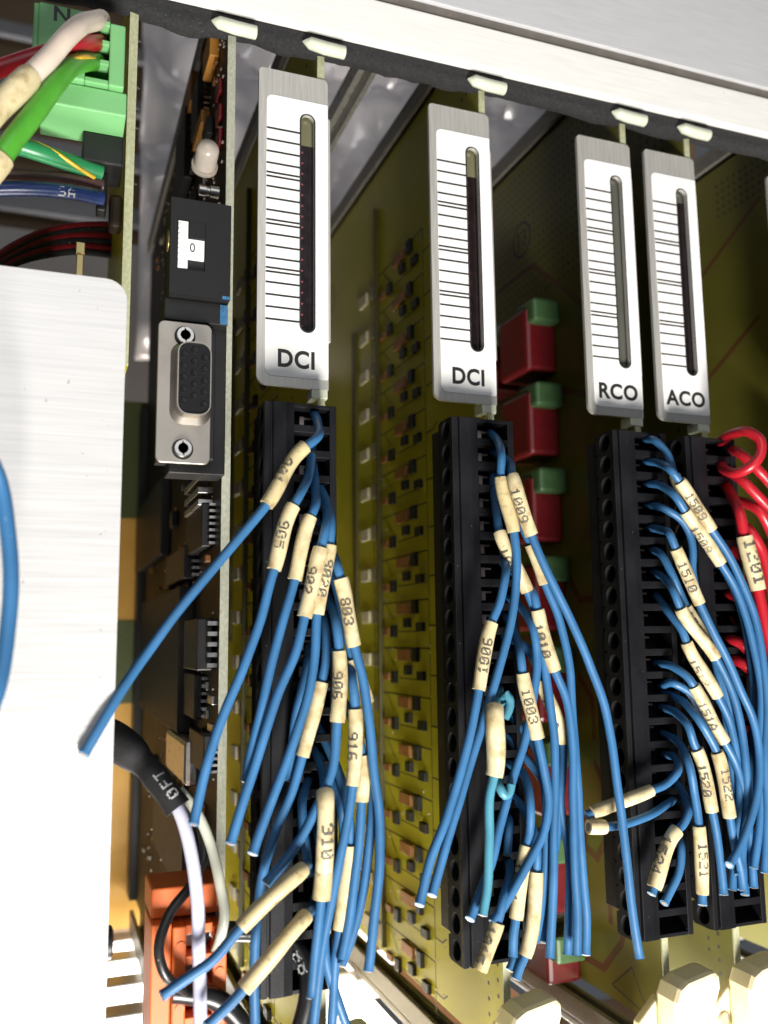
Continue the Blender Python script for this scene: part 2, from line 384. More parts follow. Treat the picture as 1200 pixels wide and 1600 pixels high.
# nylon pegs at the card tops
for k in ('cpu', 'dci1', 'dci2', 'rco', 'aco', 'last'):
    x = XP[k]; c = CARD[k]
    z = 281.7
    pts = [(x-4.9, -2.6, z+0.9), (x-4.2, -3.0, z+0.55), (x-3.4, -3.2, z+0.35), (x, -3.2, z), (x+4.6, -3.2, z-0.1), (x+4.75, -3.2, z-0.1)]
    part('nylon_peg', MB().tube(pts, [0.2, 0.8, 1.35, 1.45, 1.45, 1.25], 16), 'nylon', c, smooth=50)

# front panels
def front_panel(key, text, win):
    x = XP[key]; c = CARD[key]
    x0, x1, z0, z1 = x-14.3, x+1.5, 203.4, 275.8
    y = 0.0
    slot = [(a, b) for a, b in rrect(x-4.75, x-1.75, 215.9, 266.3, 1.49, 6)]
    # brushed metal plate with the slot cut out and a notch at lower right
    outl = rrect(x0, x1, z0, z1, 1.6, 5, (2.2, 0.0, 1.2, 1.0))
    outl = [p for p in outl]
    k = outl.index((x1, z0))
    outl[k:k+1] = [(x1, z0), (x1, 211.6), (x1-0.5, 212.2), (x1-0.5, 213.6), (x1, 214.2)]
    vs_, fs_ = curve_geo([outl, slot], 0.45)
    p = part('front_panel', MB().add([(a, -b_z, b) for a, b, b_z in vs_], fs_), 'brushed', c)
    # white sticker
    so = rrect(x0+1.75, x1-0.05, 205.5, 269.6, 1.2, 5, (1.6, 0.5, 0.3, 1.4))
    vs_, fs_ = curve_geo([so, [(a, b) for a, b in rrect(x-4.72, x-1.78, 216.0, 266.2, 1.46, 6)]], 0.06)
    part('label_sticker', MB().add([(a, -0.53-b_z, b) for a, b, b_z in vs_], fs_), 'sticker', p)
    # printed outline of the slot
    vs_, fs_ = curve_geo([rrect(x-5.08, x-1.42, 215.62, 266.58, 1.8, 6), rrect(x-4.72, x-1.78, 216.0, 266.2, 1.46, 6)], 0.0)
    part('slot_outline', MB().add([(a, -0.612, b) for a, b, b_z in vs_], fs_), 'ink', p)
    # scale of tick lines
    m = MB(); zs = np.linspace(261.6, 217.9, 17)
    for i, z in enumerate(zs):
        for dz in ((-0.36, 0.54) if i in (4, 8, 12) else (0.0,)):
            m.box(x0+1.8, x-4.9, -0.618, -0.60, z+dz-0.22, z+dz+0.22)
    part('scale_lines', m, 'ink', p)
    vs_, fs_ = text_geo(text, 5.3, 0.01, 0.17)
    part('lettering', MB().add([(x-5.7+a*(0.90 if text == 'DCI' else 0.98), -0.612-b_z, 209.3+b) for a, b, b_z in vs_], fs_), 'ink', p)
    # folded flange and bottom tab
    part('flange', MB().box(x1-0.1, x1+0.75, 0.2, 5, 214.4, 266.8), 'brushed', p, bev=0.1)
    part('bottom_tab', MB().box(x-2.2, x1-0.1, -0.3, 4, 201.4, 203.9), 'nylon', p, bev=0.2)
    # slot filling
    if win == 'led':
        part('led_bar', MB().box(x-4.9, x-1.6, 1.0, 3, 215.5, 259.6), 'led_bar', p)
        part('slot_back', MB().box(x-4.9, x-1.6, 1.2, 3, 259.6, 266.6), 'window', p)
        lm = None
        for i in range(17):
            z = 258.0-i*2.52
            mm = MB().cyl((x-4.05, 1.05, z), (0, -1, 0), 0.22, 0.12, 8)
            if lm is None:
                o = part('led', mm, 'led_dot', p); lm = o.data
            else:
                part('led', None, None, p, mesh=lm, loc=(0, 0, -i*2.52))
    else:
        part('slot_back', MB().box(x-4.9, x-1.6, 1.0, 3, 215.5, 266.6), 'window_grey', p)
        if win == 'dark': part('dark_bar', MB().box(x-3.9, x-1.6, 0.7, 1.0, 216, 263), 'led_bar', p)  # darker bar over part of the slot back
    return p
front_panel('dci1', 'DCI', 'led'); front_panel('dci2', 'DCI', 'led'); front_panel('rco', 'RCO', 'plain'); front_panel('aco', 'ACO', 'dark')
front_panel('last', 'ACO', 'dark')

# plug headers and ejector handles on the cards
for k in ('dci1', 'dci2', 'rco', 'aco', 'last'):
    x = XP[k]
    part('plug_header', MB().box(x-14.3, x-0.9, -3.0, 1.5, 90.5, 195.8), 'block', CARD[k], bev=0.2)
    prof = [(x-3.2, 40), (x+7.2, 40), (x+7.2, 68.0), (x+9.0, 72.4), (x+8.9, 74.8), (x+8.0, 76.2), (x+0.4, 74.8), (x-1.9, 73.5), (x-3.2, 70.8)]
    part('ejector_handle', MB().prism(prof, -7.5, 0.6), 'handle', CARD[k], bev=1.3)
    part('ejector_lug', MB().prism([(x-7.5, 40), (x-0.5, 40), (x-0.5, 70.0), (x-2.0, 69.4), (x-7.5, 64.5)], 0.7, 3.2), 'handle', CARD[k], bev=0.5)
    part('ejector_pin', MB().cyl((x-4.6, 0.6, 62.0), (0, -1, 0), 1.7, 0.5, 20), 'tin', CARD[k], bev=0.15)

# rows of small parts on the two DCI cards
def rows(key, full):
    c = CARD[key]; xs = XP[key]-0.8; dx = xs-93.2
    meshes = {}
    def piece(name, material, y, z, sy, sz, h, i, lift=0.0, bev=0.15):
        kk = (name, y, sy, sz)
        if kk not in meshes:
            o = part(name, MB().box(xs-lift-h, xs-lift, y-sy/2, y+sy/2, z-sz/2, z+sz/2), material, c, bev=bev); meshes[kk] = (o.data, i)
        else:
            part(name, None, None, c, mesh=meshes[kk][0], loc=(0, 0, -(i-meshes[kk][1])*12.81), bev=bev)
    z0 = 261.0
    for i in range(16):
        z = 261.0  # first row; copies are shifted down
        piece('capacitor', 'comp_brown', 53.0, z, 8.0, 3.0, 1.0, i, 0.05)
        piece('transistor', 'comp_black', 44.6, z+0.2, 3.2, 3.8, 1.2, i)
        piece('resistor', 'comp_black', 50.2, z-4.0, 3.6, 2.6, 1.2, i)
        piece('resistor', 'comp_black', 40.9, z-5.3, 4.2, 2.4, 1.1, i)
        piece('lead', 'tin', 47.0, z+0.9, 1.2, 1.2, 0.8, i, 0.05, 0.2)
        piece('diode', 'comp_brown', 67.3, z-6.2, 4.2, 2.0, 0.8, i)
        piece('resistor', 'comp_black', 60.6, z-6.2, 3.2, 3.4, 1.1, i)
        piece('optocoupler', 'comp_white', 84.5, z-1.6, 7.0, 3.6, 0.9, i, 0.05)
        piece('chip_leg', 'comp_grey', 74.4, z-1.6, 6.0, 4.2, 0.8, i)
        # traces
        if i == 0:
            m = MB()
            def strip(a, b, wd=0.22):
                a = np.array(a); b = np.array(b); d = (b-a)/np.linalg.norm(b-a); n = np.array([-d[1], d[0]])*wd
                q = [a-n, b-n, b+n, a+n]
                m.add([(xs-0.03, p[0], p[1]) for p in q], [(0, 1, 2, 3)])
            strip((72, z+1.9), (36, z+1.9)); strip((36, z+1.9), (36, z-10.2)); strip((36, z-5), (31.5, z-5)); strip((31.5, z-5), (29, z-3.5))
            strip((58, z-6.4), (42, z-6.4), 0.16); strip((78, z+4.2), (78, z-8), 0.25); strip((62, z-3), (68, z+1.9), 0.16)
            o = part('trace', m, 'trace_dark', c); tmesh = o.data
        else: part('trace', None, None, c, mesh=tmesh, loc=(0, 0, -i*12.81))
    part('bus_bar', MB().box(xs-1.4, xs, 70.6, 71.6, 64, 285), 'trace_dark', c)
    part('spine_bar', MB().box(xs-0.8, xs, 93, 96, 150, 252), 'trace_dark', c)
    sj = MB()
    for i in range(16):
        for q in range(11):
            y_ = 28+random.random()*52; z_ = 261-12.81*i+random.uniform(-7, 4); r_ = random.uniform(0.25, 0.5)
            sj.add([(xs-0.06, y_+r_*math.cos(k*math.pi/3), z_+r_*math.sin(k*math.pi/3)) for k in range(6)]+[(xs-0.4, y_, z_)], [(k, (k+1) % 6, 6) for k in range(6)])
    o = part('solder_joints', sj, 'clamp_metal', c); o['kind'] = 'stuff'
rows('dci2', True); rows('dci1', False)

# red relays with green caps on the RCO card
xs = XP['rco']-0.8
rm = gm = None
for i in range(8):
    dz = -i*24.4
    for y0 in (34.0,) if i else (34.0, 56.0):
        if y0 == 34.0 or i < 2:
            part('relay', MB().box(xs-10.0, xs, y0, y0+17, max(61.5, 212.5+dz+12.6), 212.5+dz+31.0), 'relay_red', CARD['rco'], bev=1.2)
            part('relay_cap', MB().box(xs-9.4, xs-0.6, y0-3.4, y0+7, 212.5+dz+25.8, 212.5+dz+32.8), 'relay_green', CARD['rco'], bev=1.0)
for pl in ([(24, 118), (20, 112), (20, 100), (25, 94), (30, 96), (30, 104)], [(16, 104), (14, 98), (20, 90), (20, 80)], [(12, 84), (16, 76), (24, 68), (40, 68)],
           [(30, 140), (24, 134), (24, 124)], [(34, 168), (28, 160), (16, 160)], [(70, 262), (46, 262), (20, 240)], [(60, 230), (18, 214)], [(66, 150), (36, 150)]):
    m = MB()
    for a, b in zip(pl[:-1], pl[1:]):
        a = np.array(a, float); b = np.array(b, float); d = (b-a)/np.linalg.norm(b-a); n = np.array([-d[1], d[0]])*0.9; a = a-d*0.5; b = b+d*0.5
        m.add([(xs-0.03-0.004*len(m.f), q[0], q[1]) for q in (a-n, b-n, b+n, a+n)], [(0, 1, 2, 3)])
    part('trace', m, 'trace_brown', CARD['rco'])
# stamped circle and printed triangle
def ring_on_x(x, y, z, r, wd, n=28, sq=1.0):
    m = MB()
    vs_ = [(x, y+(r+e)*math.cos(2*math.pi*k/n), z+(r+e)*sq*math.sin(2*math.pi*k/n)) for e in (0, wd) for k in range(n)]
    return m.add(vs_, [(k, (k+1) % n, n+(k+1) % n, n+k) for k in range(n)])
pc = atX(815, 375, xs)
part('inspection_stamp', ring_on_x(xs-0.04, pc[1], pc[2], 4.8, 0.9), 'ink_grey', CARD['rco'])
vs_, fs_ = text_geo('13', 7.0, 0, 0.12)
part('stamp_number', MB().add([(xs-0.05, pc[1]-a, pc[2]+b) for a, b, _ in vs_], fs_), 'ink_grey', CARD['rco'])
pt = atX(985, 1545, xs)
tri = [(pt[1]-1, pt[2]+5.2), (pt[1]+7.5, pt[2]-1.5), (pt[1]-7, pt[2]-4)]
m = MB()
for a, b in zip(tri, tri[1:]+tri[:1]):
    a = np.array(a); b = np.array(b); d = (b-a)/np.linalg.norm(b-a); n = np.array([-d[1], d[0]])*0.22
    m.add([(xs-0.04-0.004*len(m.f), q[0], q[1]) for q in (a-n, b-n, b+n, a+n)], [(0, 1, 2, 3)])
part('printed_triangle', m, 'ink_grey', CARD['rco'])
# dots of drilled vias
def vias(key, pts, r=0.5):
    m = MB(); x = XP[key]-0.83
    for y, z in pts:
        m.add([(x, y+r*math.cos(2*math.pi*k/8), z+r*math.sin(2*math.pi*k/8)) for k in range(8)], [tuple(range(8))])
    o = part('drilled_holes', m, 'ink', CARD[key]); o['kind'] = 'stuff'
vias('aco', [(9, 270-i*2.54) for i in range(78)] + [(5.5, 70+i*3) for i in range(4)]+[(9+j*3, 292-i*3) for i in range(5) for j in range(4)])
vias('rco', [(4+j*2.54, 294-i*2.54) for j in range(3, 26) for i in range(7)] + [(14+j*2.54, 275-i*2.54) for j in range(22) for i in range(10)], 0.42)
vias('dci2', [(4+j*2.6, 291-i*2.9) for j in range(3) for i in range(3)] + [(2.5, 84-i*3.2) for i in range(5)]+[(7, 82-i*3.2) for i in range(5)])
vias('dci1', [(4+j*2.6, 291-i*2.9) for j in range(3) for i in range(3)] + [(22, 276-i*2.54) for i in range(30)])
vias('last', [(6+j*2.54, 292-i*2.54) for j in range(12) for i in range(5)])
xs = XP['last']-0.84
for pl in ([(16, 280), (50, 262), (70, 262)], [(20, 244), (64, 220)], [(14, 180), (60, 165)], [(12, 150), (44, 138), (60, 138)]):
    m = MB()
    for a, b in zip(pl[:-1], pl[1:]):
        a = np.array(a, float); b = np.array(b, float); d = (b-a)/np.linalg.norm(b-a); n = np.array([-d[1], d[0]])*0.7
        m.add([(xs-0.004*len(m.f), q[0], q[1]) for q in (a-n, b-n, b+n, a+n)], [(0, 1, 2, 3)])
    part('trace', m, 'trace_brown', CARD['last'])

# ------------------------------------------------------------------ terminal blocks
NC, PITCH_MM = 22, 5.08; HB = NC*PITCH_MM; ZB0 = 197.3-HB
def cell_mesh():
    # a square of the left side wall with a round screw hole, local: x=0 outer face, tunnel towards +x
    m = MB(); n = 24; R = 2.05; cy, cz = -6.6, PITCH_MM/2
    ring = [(cy+R*math.cos(2*math.pi*k/n), cz+R*math.sin(2*math.pi*k/n)) for k in range(n)]
    outer = []
    for k in range(n):
        a = 2*math.pi*k/n; dx, dz = math.cos(a), math.sin(a)
        hy0, hy1, hz = 9.2-6.6, 3.6, PITCH_MM/2
        t = min((hy1/dx) if dx > 1e-6 else 1e9, (-hy0/dx) if dx < -1e-6 else 1e9, hz/abs(dz) if abs(dz) > 1e-6 else 1e9)
        outer.append((cy+dx*t, cz+dz*t))
    for q in ((cy+3.6, cz+PITCH_MM/2), ): pass
    vs_ = [(0, *p) for p in ring]+[(0, *p) for p in outer]+[(0.25, cy+(p[0]-cy)*0.93, cz+(p[1]-cz)*0.93) for p in ring]+[(5.5, cy+(p[0]-cy)*0.93, cz+(p[1]-cz)*0.93) for p in ring]
    fs_ = []
    for k in range(n):
        k2 = (k+1) % n
        fs_ += [(k, k2, n+k2, n+k), (k, 2*n+k, 2*n+k2, k2), (2*n+k, 3*n+k, 3*n+k2, 2*n+k2)]
    fs_.append(tuple(3*n+k for k in range(n)))
    return m.add(vs_, fs_)
CELL = mesh_of(cell_mesh(), 'screw_hole', 'block_shaded')
DIV = mesh_of(MB().box(-8.62, -1.08, -9.75, -4.2, -0.78, 0.78), 'divider', 'block')
CLAMP = mesh_of(MB().box(-6.3, -5.4, -5.6, -4.2, 1.5, 3.5).box(-5.4, -3.6, -4.9, -4.2, 3.1, 3.5), 'clamp', 'clamp_metal')
def terminal_block(key, label):
    x = XP[key]
    t = thing('terminal_block', label, 'terminal block', (x, -3, ZB0), 'long black screw terminal blocks')
    z0, z1 = ZB0, ZB0+HB
    m = MB()
    m.box(x-8.95, x-8.6, -9.9, -3.1, z0, z1)                    # core
    m.box(x-12.9, x-8.9, -10.0, -9.05, z0, z1)                 # front skin
    m.box(x-13.5, x-12.9, -9.4, -9.05, z0+0.1, z1-0.1)          # groove floor
    m.box(x-14.4, x-8.7, -9.1, -3.1, z0-0.02, z0+0.15).box(x-14.4, x-8.7, -9.1, -3.1, z1-0.15, z1+0.02)
    part('body', m, 'block', t)
    part('ridge', MB().box(x-14.68, x-13.45, -10.2, -9.15, z0+0.05, z1-0.05), 'block', t, bev=0.12)
    part('front_face', MB().prism([(x-12.85, -10.25), (x-10.3, -10.25), (x-9.2, -10.05), (x-8.55, -9.95), (x-8.55, -9.5), (x-12.85, -9.5)], z0-0.03, z1+0.03, 'z'), 'block', t, bev=0.10)
    part('rail', MB().box(x-1.15, x+0.25, -9.95, -3.2, z0, z1), 'block', t, bev=0.15)
    part('rear_wall', MB().box(x-8.65, x-1.1, -4.3, -3.15, z0+0.1, z1-0.1), 'block_shaded', t)
    part('end_wall', MB().box(x-8.62, x-1.1, -9.8, -4.25, z0+0.02, z0+0.8), 'block', t, bev=0.1)
    part('end_wall', MB().box(x-8.62, x-1.1, -9.8, -4.25, z1-0.8, z1-0.02), 'block', t, bev=0.1)
    for i in range(NC):
        z = i*PITCH_MM
        part('screw_hole', None, None, t, mesh=CELL, loc=(-14.6, 3.0, z))
        if i: part('divider', None, None, t, mesh=DIV, loc=(0, 3.0, z), bev=0.1)
        part('clamp', None, None, t, mesh=CLAMP, loc=(0, 3.0, z))
    return t
terminal_block('dci1', 'long black terminal block under the left DCI panel')
terminal_block('dci2', 'long black terminal block under the right DCI panel')
terminal_block('rco', 'long black terminal block under the RCO panel')
terminal_block('aco', 'long black terminal block under the ACO panel, with red wires')
# ------------------------------------------------------------------ wires
FONT5 = {'0': '01110 10001 10011 10101 11001 10001 01110', '1': '00100 01100 00100 00100 00100 00100 01110', '2': '01110 10001 00001 00110 01000 10000 11111',
 '3': '01110 10001 00001 00110 00001 10001 01110', '4': '00010 00110 01010 10010 11111 00010 00010', '5': '11111 10000 11110 00001 00001 10001 01110',
 '6': '01110 10000 10000 11110 10001 10001 01110', '7': '11111 00001 00010 00100 01000 01000 01000', '8': '01110 10001 10001 01110 10001 10001 01110',
 '9': '01110 10001 10001 01111 00001 00001 01110', 'A': '00100 01010 10001 10001 11111 10001 10001', 'F': '11111 10000 10000 11110 10000 10000 10000',
 'T': '11111 00100 00100 00100 00100 00100 00100', 'C': '01110 10001 10000 10000 10000 10001 01110', 'S': '01111 10000 10000 01110 00001 00001 11110', ' ': '0 0 0 0 0 0 0'}
def print_on(path, r, text, dot, turn=0.0, flip=1, start=None):
    """dot-matrix figures wrapped on a tube; the line runs along the path, tops towards the viewer's right (flip=1)"""
    P = [np.array(p) for p in path]; d = [0.0]
    for a, b in zip(P[:-1], P[1:]): d.append(d[-1]+np.linalg.norm(b-a))
    L = d[-1]; adv = 6.6*dot; total = adv*len(text)-1.6*dot
    s0 = (L-total)/2 if start is None else start
    m = MB()
    def frame(s):
        s = min(max(s, 0), L); i = max(0, min(len(P)-2, int(np.searchsorted(d, s))-1))
        t = (s-d[i])/max(d[i+1]-d[i], 1e-6); c = P[i]+(P[i+1]-P[i])*t
        T = P[min(i+2, len(P)-1)]-P[max(i-1, 0)]; T /= np.linalg.norm(T)
        toc = CAM-c; n = toc-T*(toc@T); n /= np.linalg.norm(n)
        side = np.cross(n, T)                # unit, across the tube
        if side @ RT < 0: side = -side
        return c, T, n, side
    for ci, ch in enumerate(text):
        if ch not in FONT5: continue
        rows_ = FONT5[ch].split()
        for ri, row in enumerate(rows_):
            for cc, bit in enumerate(row):
                if bit != '1' or random.random() < 0.03: continue
                col = ci*6.6+cc
                s = s0+col*dot if flip > 0 else L-s0-col*dot
                c, T, n, side = frame(s)
                ang = turn+flip*(3-ri)*dot*1.05/r
                h = dot*0.60; qs = []
                for ds, da in ((-h, -h), (h, -h), (h, h), (-h, h)):
                    a = ang+da/r
                    qs.append(c+T*ds+(r+0.035)*(math.cos(a)*n+math.sin(a)*side))
                m.add(qs, [(0, 1, 2, 3)])
    return m
NW = [0]
def wire(label, pts, d=-18, sl=None, text=None, r=0.90, material='blue', name='blue_wire', cat='wire', group='blue control wires', rs=1.42, y0=-6.0, y1=-12.5,
         turn=0.0, flip=1, smat='sleeve', core=True, dark_end=False, dot=0.30):
    P = []
    n = len(pts)
    for i, p in enumerate(pts):
        if len(p) == 3: y = p[2]
        elif i == 0: y = y0
        elif i == 1: y = y1 if abs(d) > abs(y1) else (y0+d)/2
        else: y = d
        P.append(at(p[0], p[1], y))
    path, idx = smoothpath(P); ph = len(label)*1.3+P[0][2]
    for i_ in range(len(path)):
        q_ = i_*0.11; path[i_] = path[i_]+min(1, i_/12)*0.16*np.array([noise.noise(Vector((q_, ph, 0))), noise.noise(Vector((q_, ph, 5))), 0.3*noise.noise(Vector((q_, ph, 9)))])
    rr = [r]*len(path)
    tb = MB().tube(path, rr, 14)
    if core:
        T = path[-1]-path[-2]; T /= np.linalg.norm(T); ng = len(path)*14; toc = CAM-path[-1]; nf = toc-T*(toc@T); nf /= np.linalg.norm(nf)
        sh = random.uniform(0.15, 0.5); cut = []
        for k_ in range(ng-14, ng):
            q = np.array(tb.v[k_]); off = (q-path[-1])*1.10; q = path[-1]+off-T*sh*(off@nf); tb.v[k_] = tuple(q); cut.append(q)
    base = tuple(P[0])
    o = part(name, tb, material, None, org=base, smooth=50)
    tag(o, label, cat, group)
    if core:
        cc = path[-1]
        part('cut_face', MB().add([cc+(q-cc)*0.97+T*0.06 for q in cut], [tuple(range(14))]), 'blue_cut', o)
        part('copper_core', MB().add([cc+(q-cc)*0.52+T*0.14 for q in cut], [tuple(range(14))]), 'copper', o)
    if sl:
        segs = [sl] if not isinstance(sl[0], (tuple, list)) else sl
        for (a, b) in segs:
            sp = path[idx[a]:idx[b]+1]
            k = len(sp); NW[0] += 1; ph = NW[0]*1.7
            rad = [rs*(1+0.035*math.sin(ph+i*0.55)+0.03*math.sin(ph*2+i*0.21)) for i in range(k)]
            rad[0] *= 0.96; rad[-1] *= 0.97
            s_ = part('marker_sleeve', MB().tube(sp, rad, 18), smat, o, smooth=50)
            if dark_end:
                part('bare_end', MB().tube(sp[-4:]+[path[min(idx[b]+2, len(path)-1)]], rs*1.03, 18), 'sleeve_aged', s_, smooth=50)
            if text:
                part('printed_number', print_on(sp, rs*1.03, text, dot*rs/1.72*1.12, turn, flip), 'ink_worn', s_)
    return o
B = 'blue wire on left DCI block '
wire(B+'crossing the white cover plate, end at far left', [(489,641),(497,662),(489,690),(477,698),(416,789),(350,868),(290,940),(235,1012),(188,1082,-22.5),(158,1132,-23.7),(131,1178,-23.9)], -20, (3,4), '901', turn=-0.5, smat='sleeve_aged')
wire(B+'marked 905, hanging left of the block', [(489,684),(482,740),(464,780),(458,790),(428,890),(405,975),(380,1042),(350,1115),(322,1200),(303,1288)], -19, (3,4), '905', turn=-0.15)
wire(B+'with a blank sleeve beside the 905 marker', [(489,724),(492,765),(487,803),(485,807),(460,906),(447,953),(425,1033),(407,1113),(392,1180),(385,1222)], -18, (3,4))
wire(B+'marked 902, hanging in front', [(492,764),(509,790),(506,835),(501,856),(476,964),(460,1025),(433,1087),(412,1153),(385,1236),(360,1318)], -19.5, (3,4), '902', turn=-0.5)
wire(B+'marked 9020 beside the 902 marker', [(494,750),(510,785),(517,830),(515,852),(495,960),(493,1020),(484,1073),(465,1140),(441,1207),(418,1268),(395,1334)], -18, (3,4), '9020', turn=0.25)
wire(B+'smooth blank sleeve, long tail leaving at bottom', [(492,935),(509,985),(508,1040),(502,1066),(472,1182),(458,1232),(432,1296),(412,1360),(402,1430),(397,1510),(399,1610)], -14, (3,4))
wire(B+'bending left under an upright sleeve mid block', [(493,905),(514,940),(526,985),(530,1017),(527,1128),(517,1208),(490,1272),(455,1332),(416,1380)], -18, (3,4), '906', turn=-0.35)
wire(B+'marked 803, rightmost and hanging longest', [(493,810),(519,862),(528,890),(532,904),(554,1010),(567,1063),(577,1127),(584,1207),(593,1280),(590,1383),(582,1457),(576,1518)], -18, (3,4), '803', turn=-0.1)
wire(B+'close beside the rightmost, sleeve half hidden', [(494,850),(522,905),(540,985),(552,1030),(574,1098),(578,1150),(582,1230),(576,1330),(561,1420),(545,1478),(534,1508)], -15, (3,4))
wire(B+'upright sleeve right of block, tail leaving at bottom', [(495,1005),(540,1030),(552,1070),(555,1108),(551,1227),(545,1276),(532,1335),(520,1395),(509,1455),(500,1512),(492,1575),(489,1610)], -18, (3,4), '916', turn=-0.4)
wire(B+'plain sleeve tucked behind an upright marker', [(496,1050),(545,1110),(558,1150),(566,1180),(564,1252),(560,1328),(553,1383),(546,1440),(534,1500)], -15.5, (3,4))
wire(B+'marked 910, straight sleeve above its cut end', [(490,1170),(505,1210),(508,1238),(504,1388),(498,1440),(492,1500),(487,1560)], -18, (2,3), '910', turn=0.35, rs=1.65, dark_end=True)
wire(B+'with a long yellow sleeve low beside the block', [(494,1130),(530,1210),(545,1270),(547,1321),(530,1453),(524,1500),(521,1560),(518,1612)], -14, (3,4))
wire(B+'leaving at the bottom edge, right of the 910 wire', [(494,1290),(503,1360),(505,1425),(507,1458),(511,1505),(526,1560),(544,1612)], -13.5, (2,3), rs=1.35)
wire(B+'speckled slanting sleeve, end over orange connector', [(480,1310),(480,1345),(473,1358),(376,1449),(328,1504),(290,1530),(253,1556)], -21, (2,3), smat='sleeve_aged')
wire(B+'with the lowest slanting sleeve, leaving at the bottom', [(492,1400),(487,1420),(478,1431),(394,1530),(360,1568),(322,1604)], -21, (2,3), smat='sleeve_aged', dark_end=True)
wire(B+'very short, ending inside the wire bundle', [(481,1220),(472,1258),(474,1300),(479,1335),(482,1370)], -14)
wire(B+'behind the yellowed sleeve, mostly hidden', [(484,1010),(480,1040),(470,1085),(463,1116),(458,1160),(452,1220)], -12.5, y1=-10.5)
wire(B+'curving down behind the 910 marker', [(497,1180),(517,1215),(530,1250),(537,1300),(534,1350)], -12.5, y1=-10.5)
B = 'blue wire on right DCI block '
wire(B+'topmost, with a split blank sleeve', [(766,676),(778,690),(783,716),(783,746),(803,832),(807,880),(803,945),(785,1025),(766,1090),(747,1153),(724,1232),(700,1310),(675,1399)], -19, (3,4), smat='sleeve_aged')
wire(B+'marked 1009, reaching past the RCO block', [(770,705),(795,722),(801,744),(830,836),(858,900),(889,963),(921,1038),(947,1112),(961,1201),(972,1280),(979,1342),(988,1422),(1000,1498)], -21, (2,3), '1009', turn=-0.35)
wire(B+'just behind the 1009 marker, with a narrow sleeve', [(773,745),(798,775),(820,830),(830,850),(852,912),(873,963),(888,1033),(895,1122),(902,1217),(906,1296),(912,1380),(917,1440),(915,1492)], -16, (3,4))
wire(B+'marker half hidden under the split sleeve', [(770,740),(774,790),(781,832),(824,924),(840,968),(849,1027),(858,1090),(866,1153),(867,1217),(866,1296),(864,1400),(859,1497)], -16.5, (2,3), '1001', turn=-0.6)
wire(B+'marked 1006, slanting left', [(774,815),(787,862),(788,905),(781,940),(768,973),(748,1078),(737,1137),(721,1201),(700,1270),(672,1345),(655,1414)], -20.5, (4,5), '1006', turn=0.2, flip=-1)
wire(B+'long plain one ending over block front', [(782,930),(815,950),(833,985),(838,1025),(832,1095),(819,1160),(800,1222),(782,1290),(768,1350),(752,1392),(734,1436)], -17)
wire(B+'ending with a bright cut in front', [(788,960),(804,990),(814,1030),(817,1052),(840,1154),(850,1205),(857,1250),(850,1300),(823,1352),(798,1398),(770,1442)], -18, (3,4), '1003', turn=0.0)
wire(B+'slanting marker right of bundle, mid height', [(785,880),(815,905),(836,935),(840,953),(867,1048),(885,1092),(893,1145),(895,1230),(898,1350),(902,1430),(901,1492)], -17.5, (3,4), '1010', turn=-0.5)
wire(B+'sleeve hidden behind wires, left of three ends', [(786,995),(825,1015),(838,1040),(845,1062),(880,1162),(878,1215),(875,1250),(888,1327),(889,1421),(887,1492)], -13.5, (3,4), '1012', turn=-0.7)
wire(B+'looping over a pale sleeve near the bottom', [(788,1190),(818,1210),(828,1255),(827,1305),(823,1322),(806,1436),(803,1455),(801,1496)], -16.5, (4,5), '1014', turn=-0.9)
wire(B+'smooth pale sleeve at bottom right', [(790,1230),(825,1275),(838,1320),(838,1362),(820,1494),(812,1512),(806,1530)], -15.5, (3,4))
wire(B+'with the black stained sleeve lowest of all', [(793,1330),(796,1365),(787,1405),(777,1442),(750,1516)], -18, (3,4), '1015', turn=-0.6, smat='sleeve_aged', core=False)
wire(B+'short, left one of a pair', [(790,1110),(838,1170),(852,1250),(853,1330),(848,1400),(842,1440),(836,1472)], -14.5)
wire(B+'short, right one of a pair', [(790,1150),(845,1215),(871,1275),(864,1345),(853,1420),(847,1472)], -13.2)
wire(B+'tiny stub pointing down in a lower cell', [(793,1275),(796,1290),(794,1318),(793,1336)], -12, y1=-11)
wire(B+'curled stub end beside the stained sleeve', [(800,1400),(805,1460),(803,1500),(797,1516)], -14)
wire('pale teal wire with a thick blank sleeve on the right DCI block', [(781,1075),(776,1092),(772,1106),(772,1213),(767,1232),(765,1311),(761,1390),(754,1430)], -20, (2,3), rs=1.85, material='teal', name='teal_wire', group='teal wires')
wire('short teal wire hooked below the thick blank sleeve', [(780,1200),(781,1216),(783,1234),(789,1243),(796,1238),(799,1225)], -18.5, material='teal', name='teal_wire', group='teal wires', core=False)
wire('teal wire looped above the thick blank sleeve', [(781,1106),(786,1092),(793,1086),(797,1094),(795,1110),(789,1122)], -15, material='teal', name='teal_wire', group='teal wires', core=False)
B = 'blue wire on RCO block '
wire(B+'topmost, sleeve hidden behind the 1509 marker', [(1006,686),(1028,692),(1043,710),(1050,730),(1054,742),(1098,826),(1118,868),(1140,905),(1160,960),(1172,1020),(1178,1090),(1176,1180),(1170,1260),(1165,1330),(1164,1398)], -13.5, (4,5))
wire(B+'marked 1509, second from the top', [(1006,721),(1030,724),(1050,737),(1062,752),(1113,828),(1136,864),(1157,906),(1179,962),(1192,1030),(1198,1100),(1196,1180),(1198,1270),(1196,1364)], -18, (3,4), '1509', turn=-0.1)
wire(B+'marker directly below the 1509 marker', [(1008,756),(1033,759),(1056,777),(1071,799),(1127,881),(1146,914),(1164,960),(1177,1010),(1189,1075),(1188,1160),(1190,1240),(1185,1305),(1177,1356)], -17, (3,4), '1508', turn=-0.6)
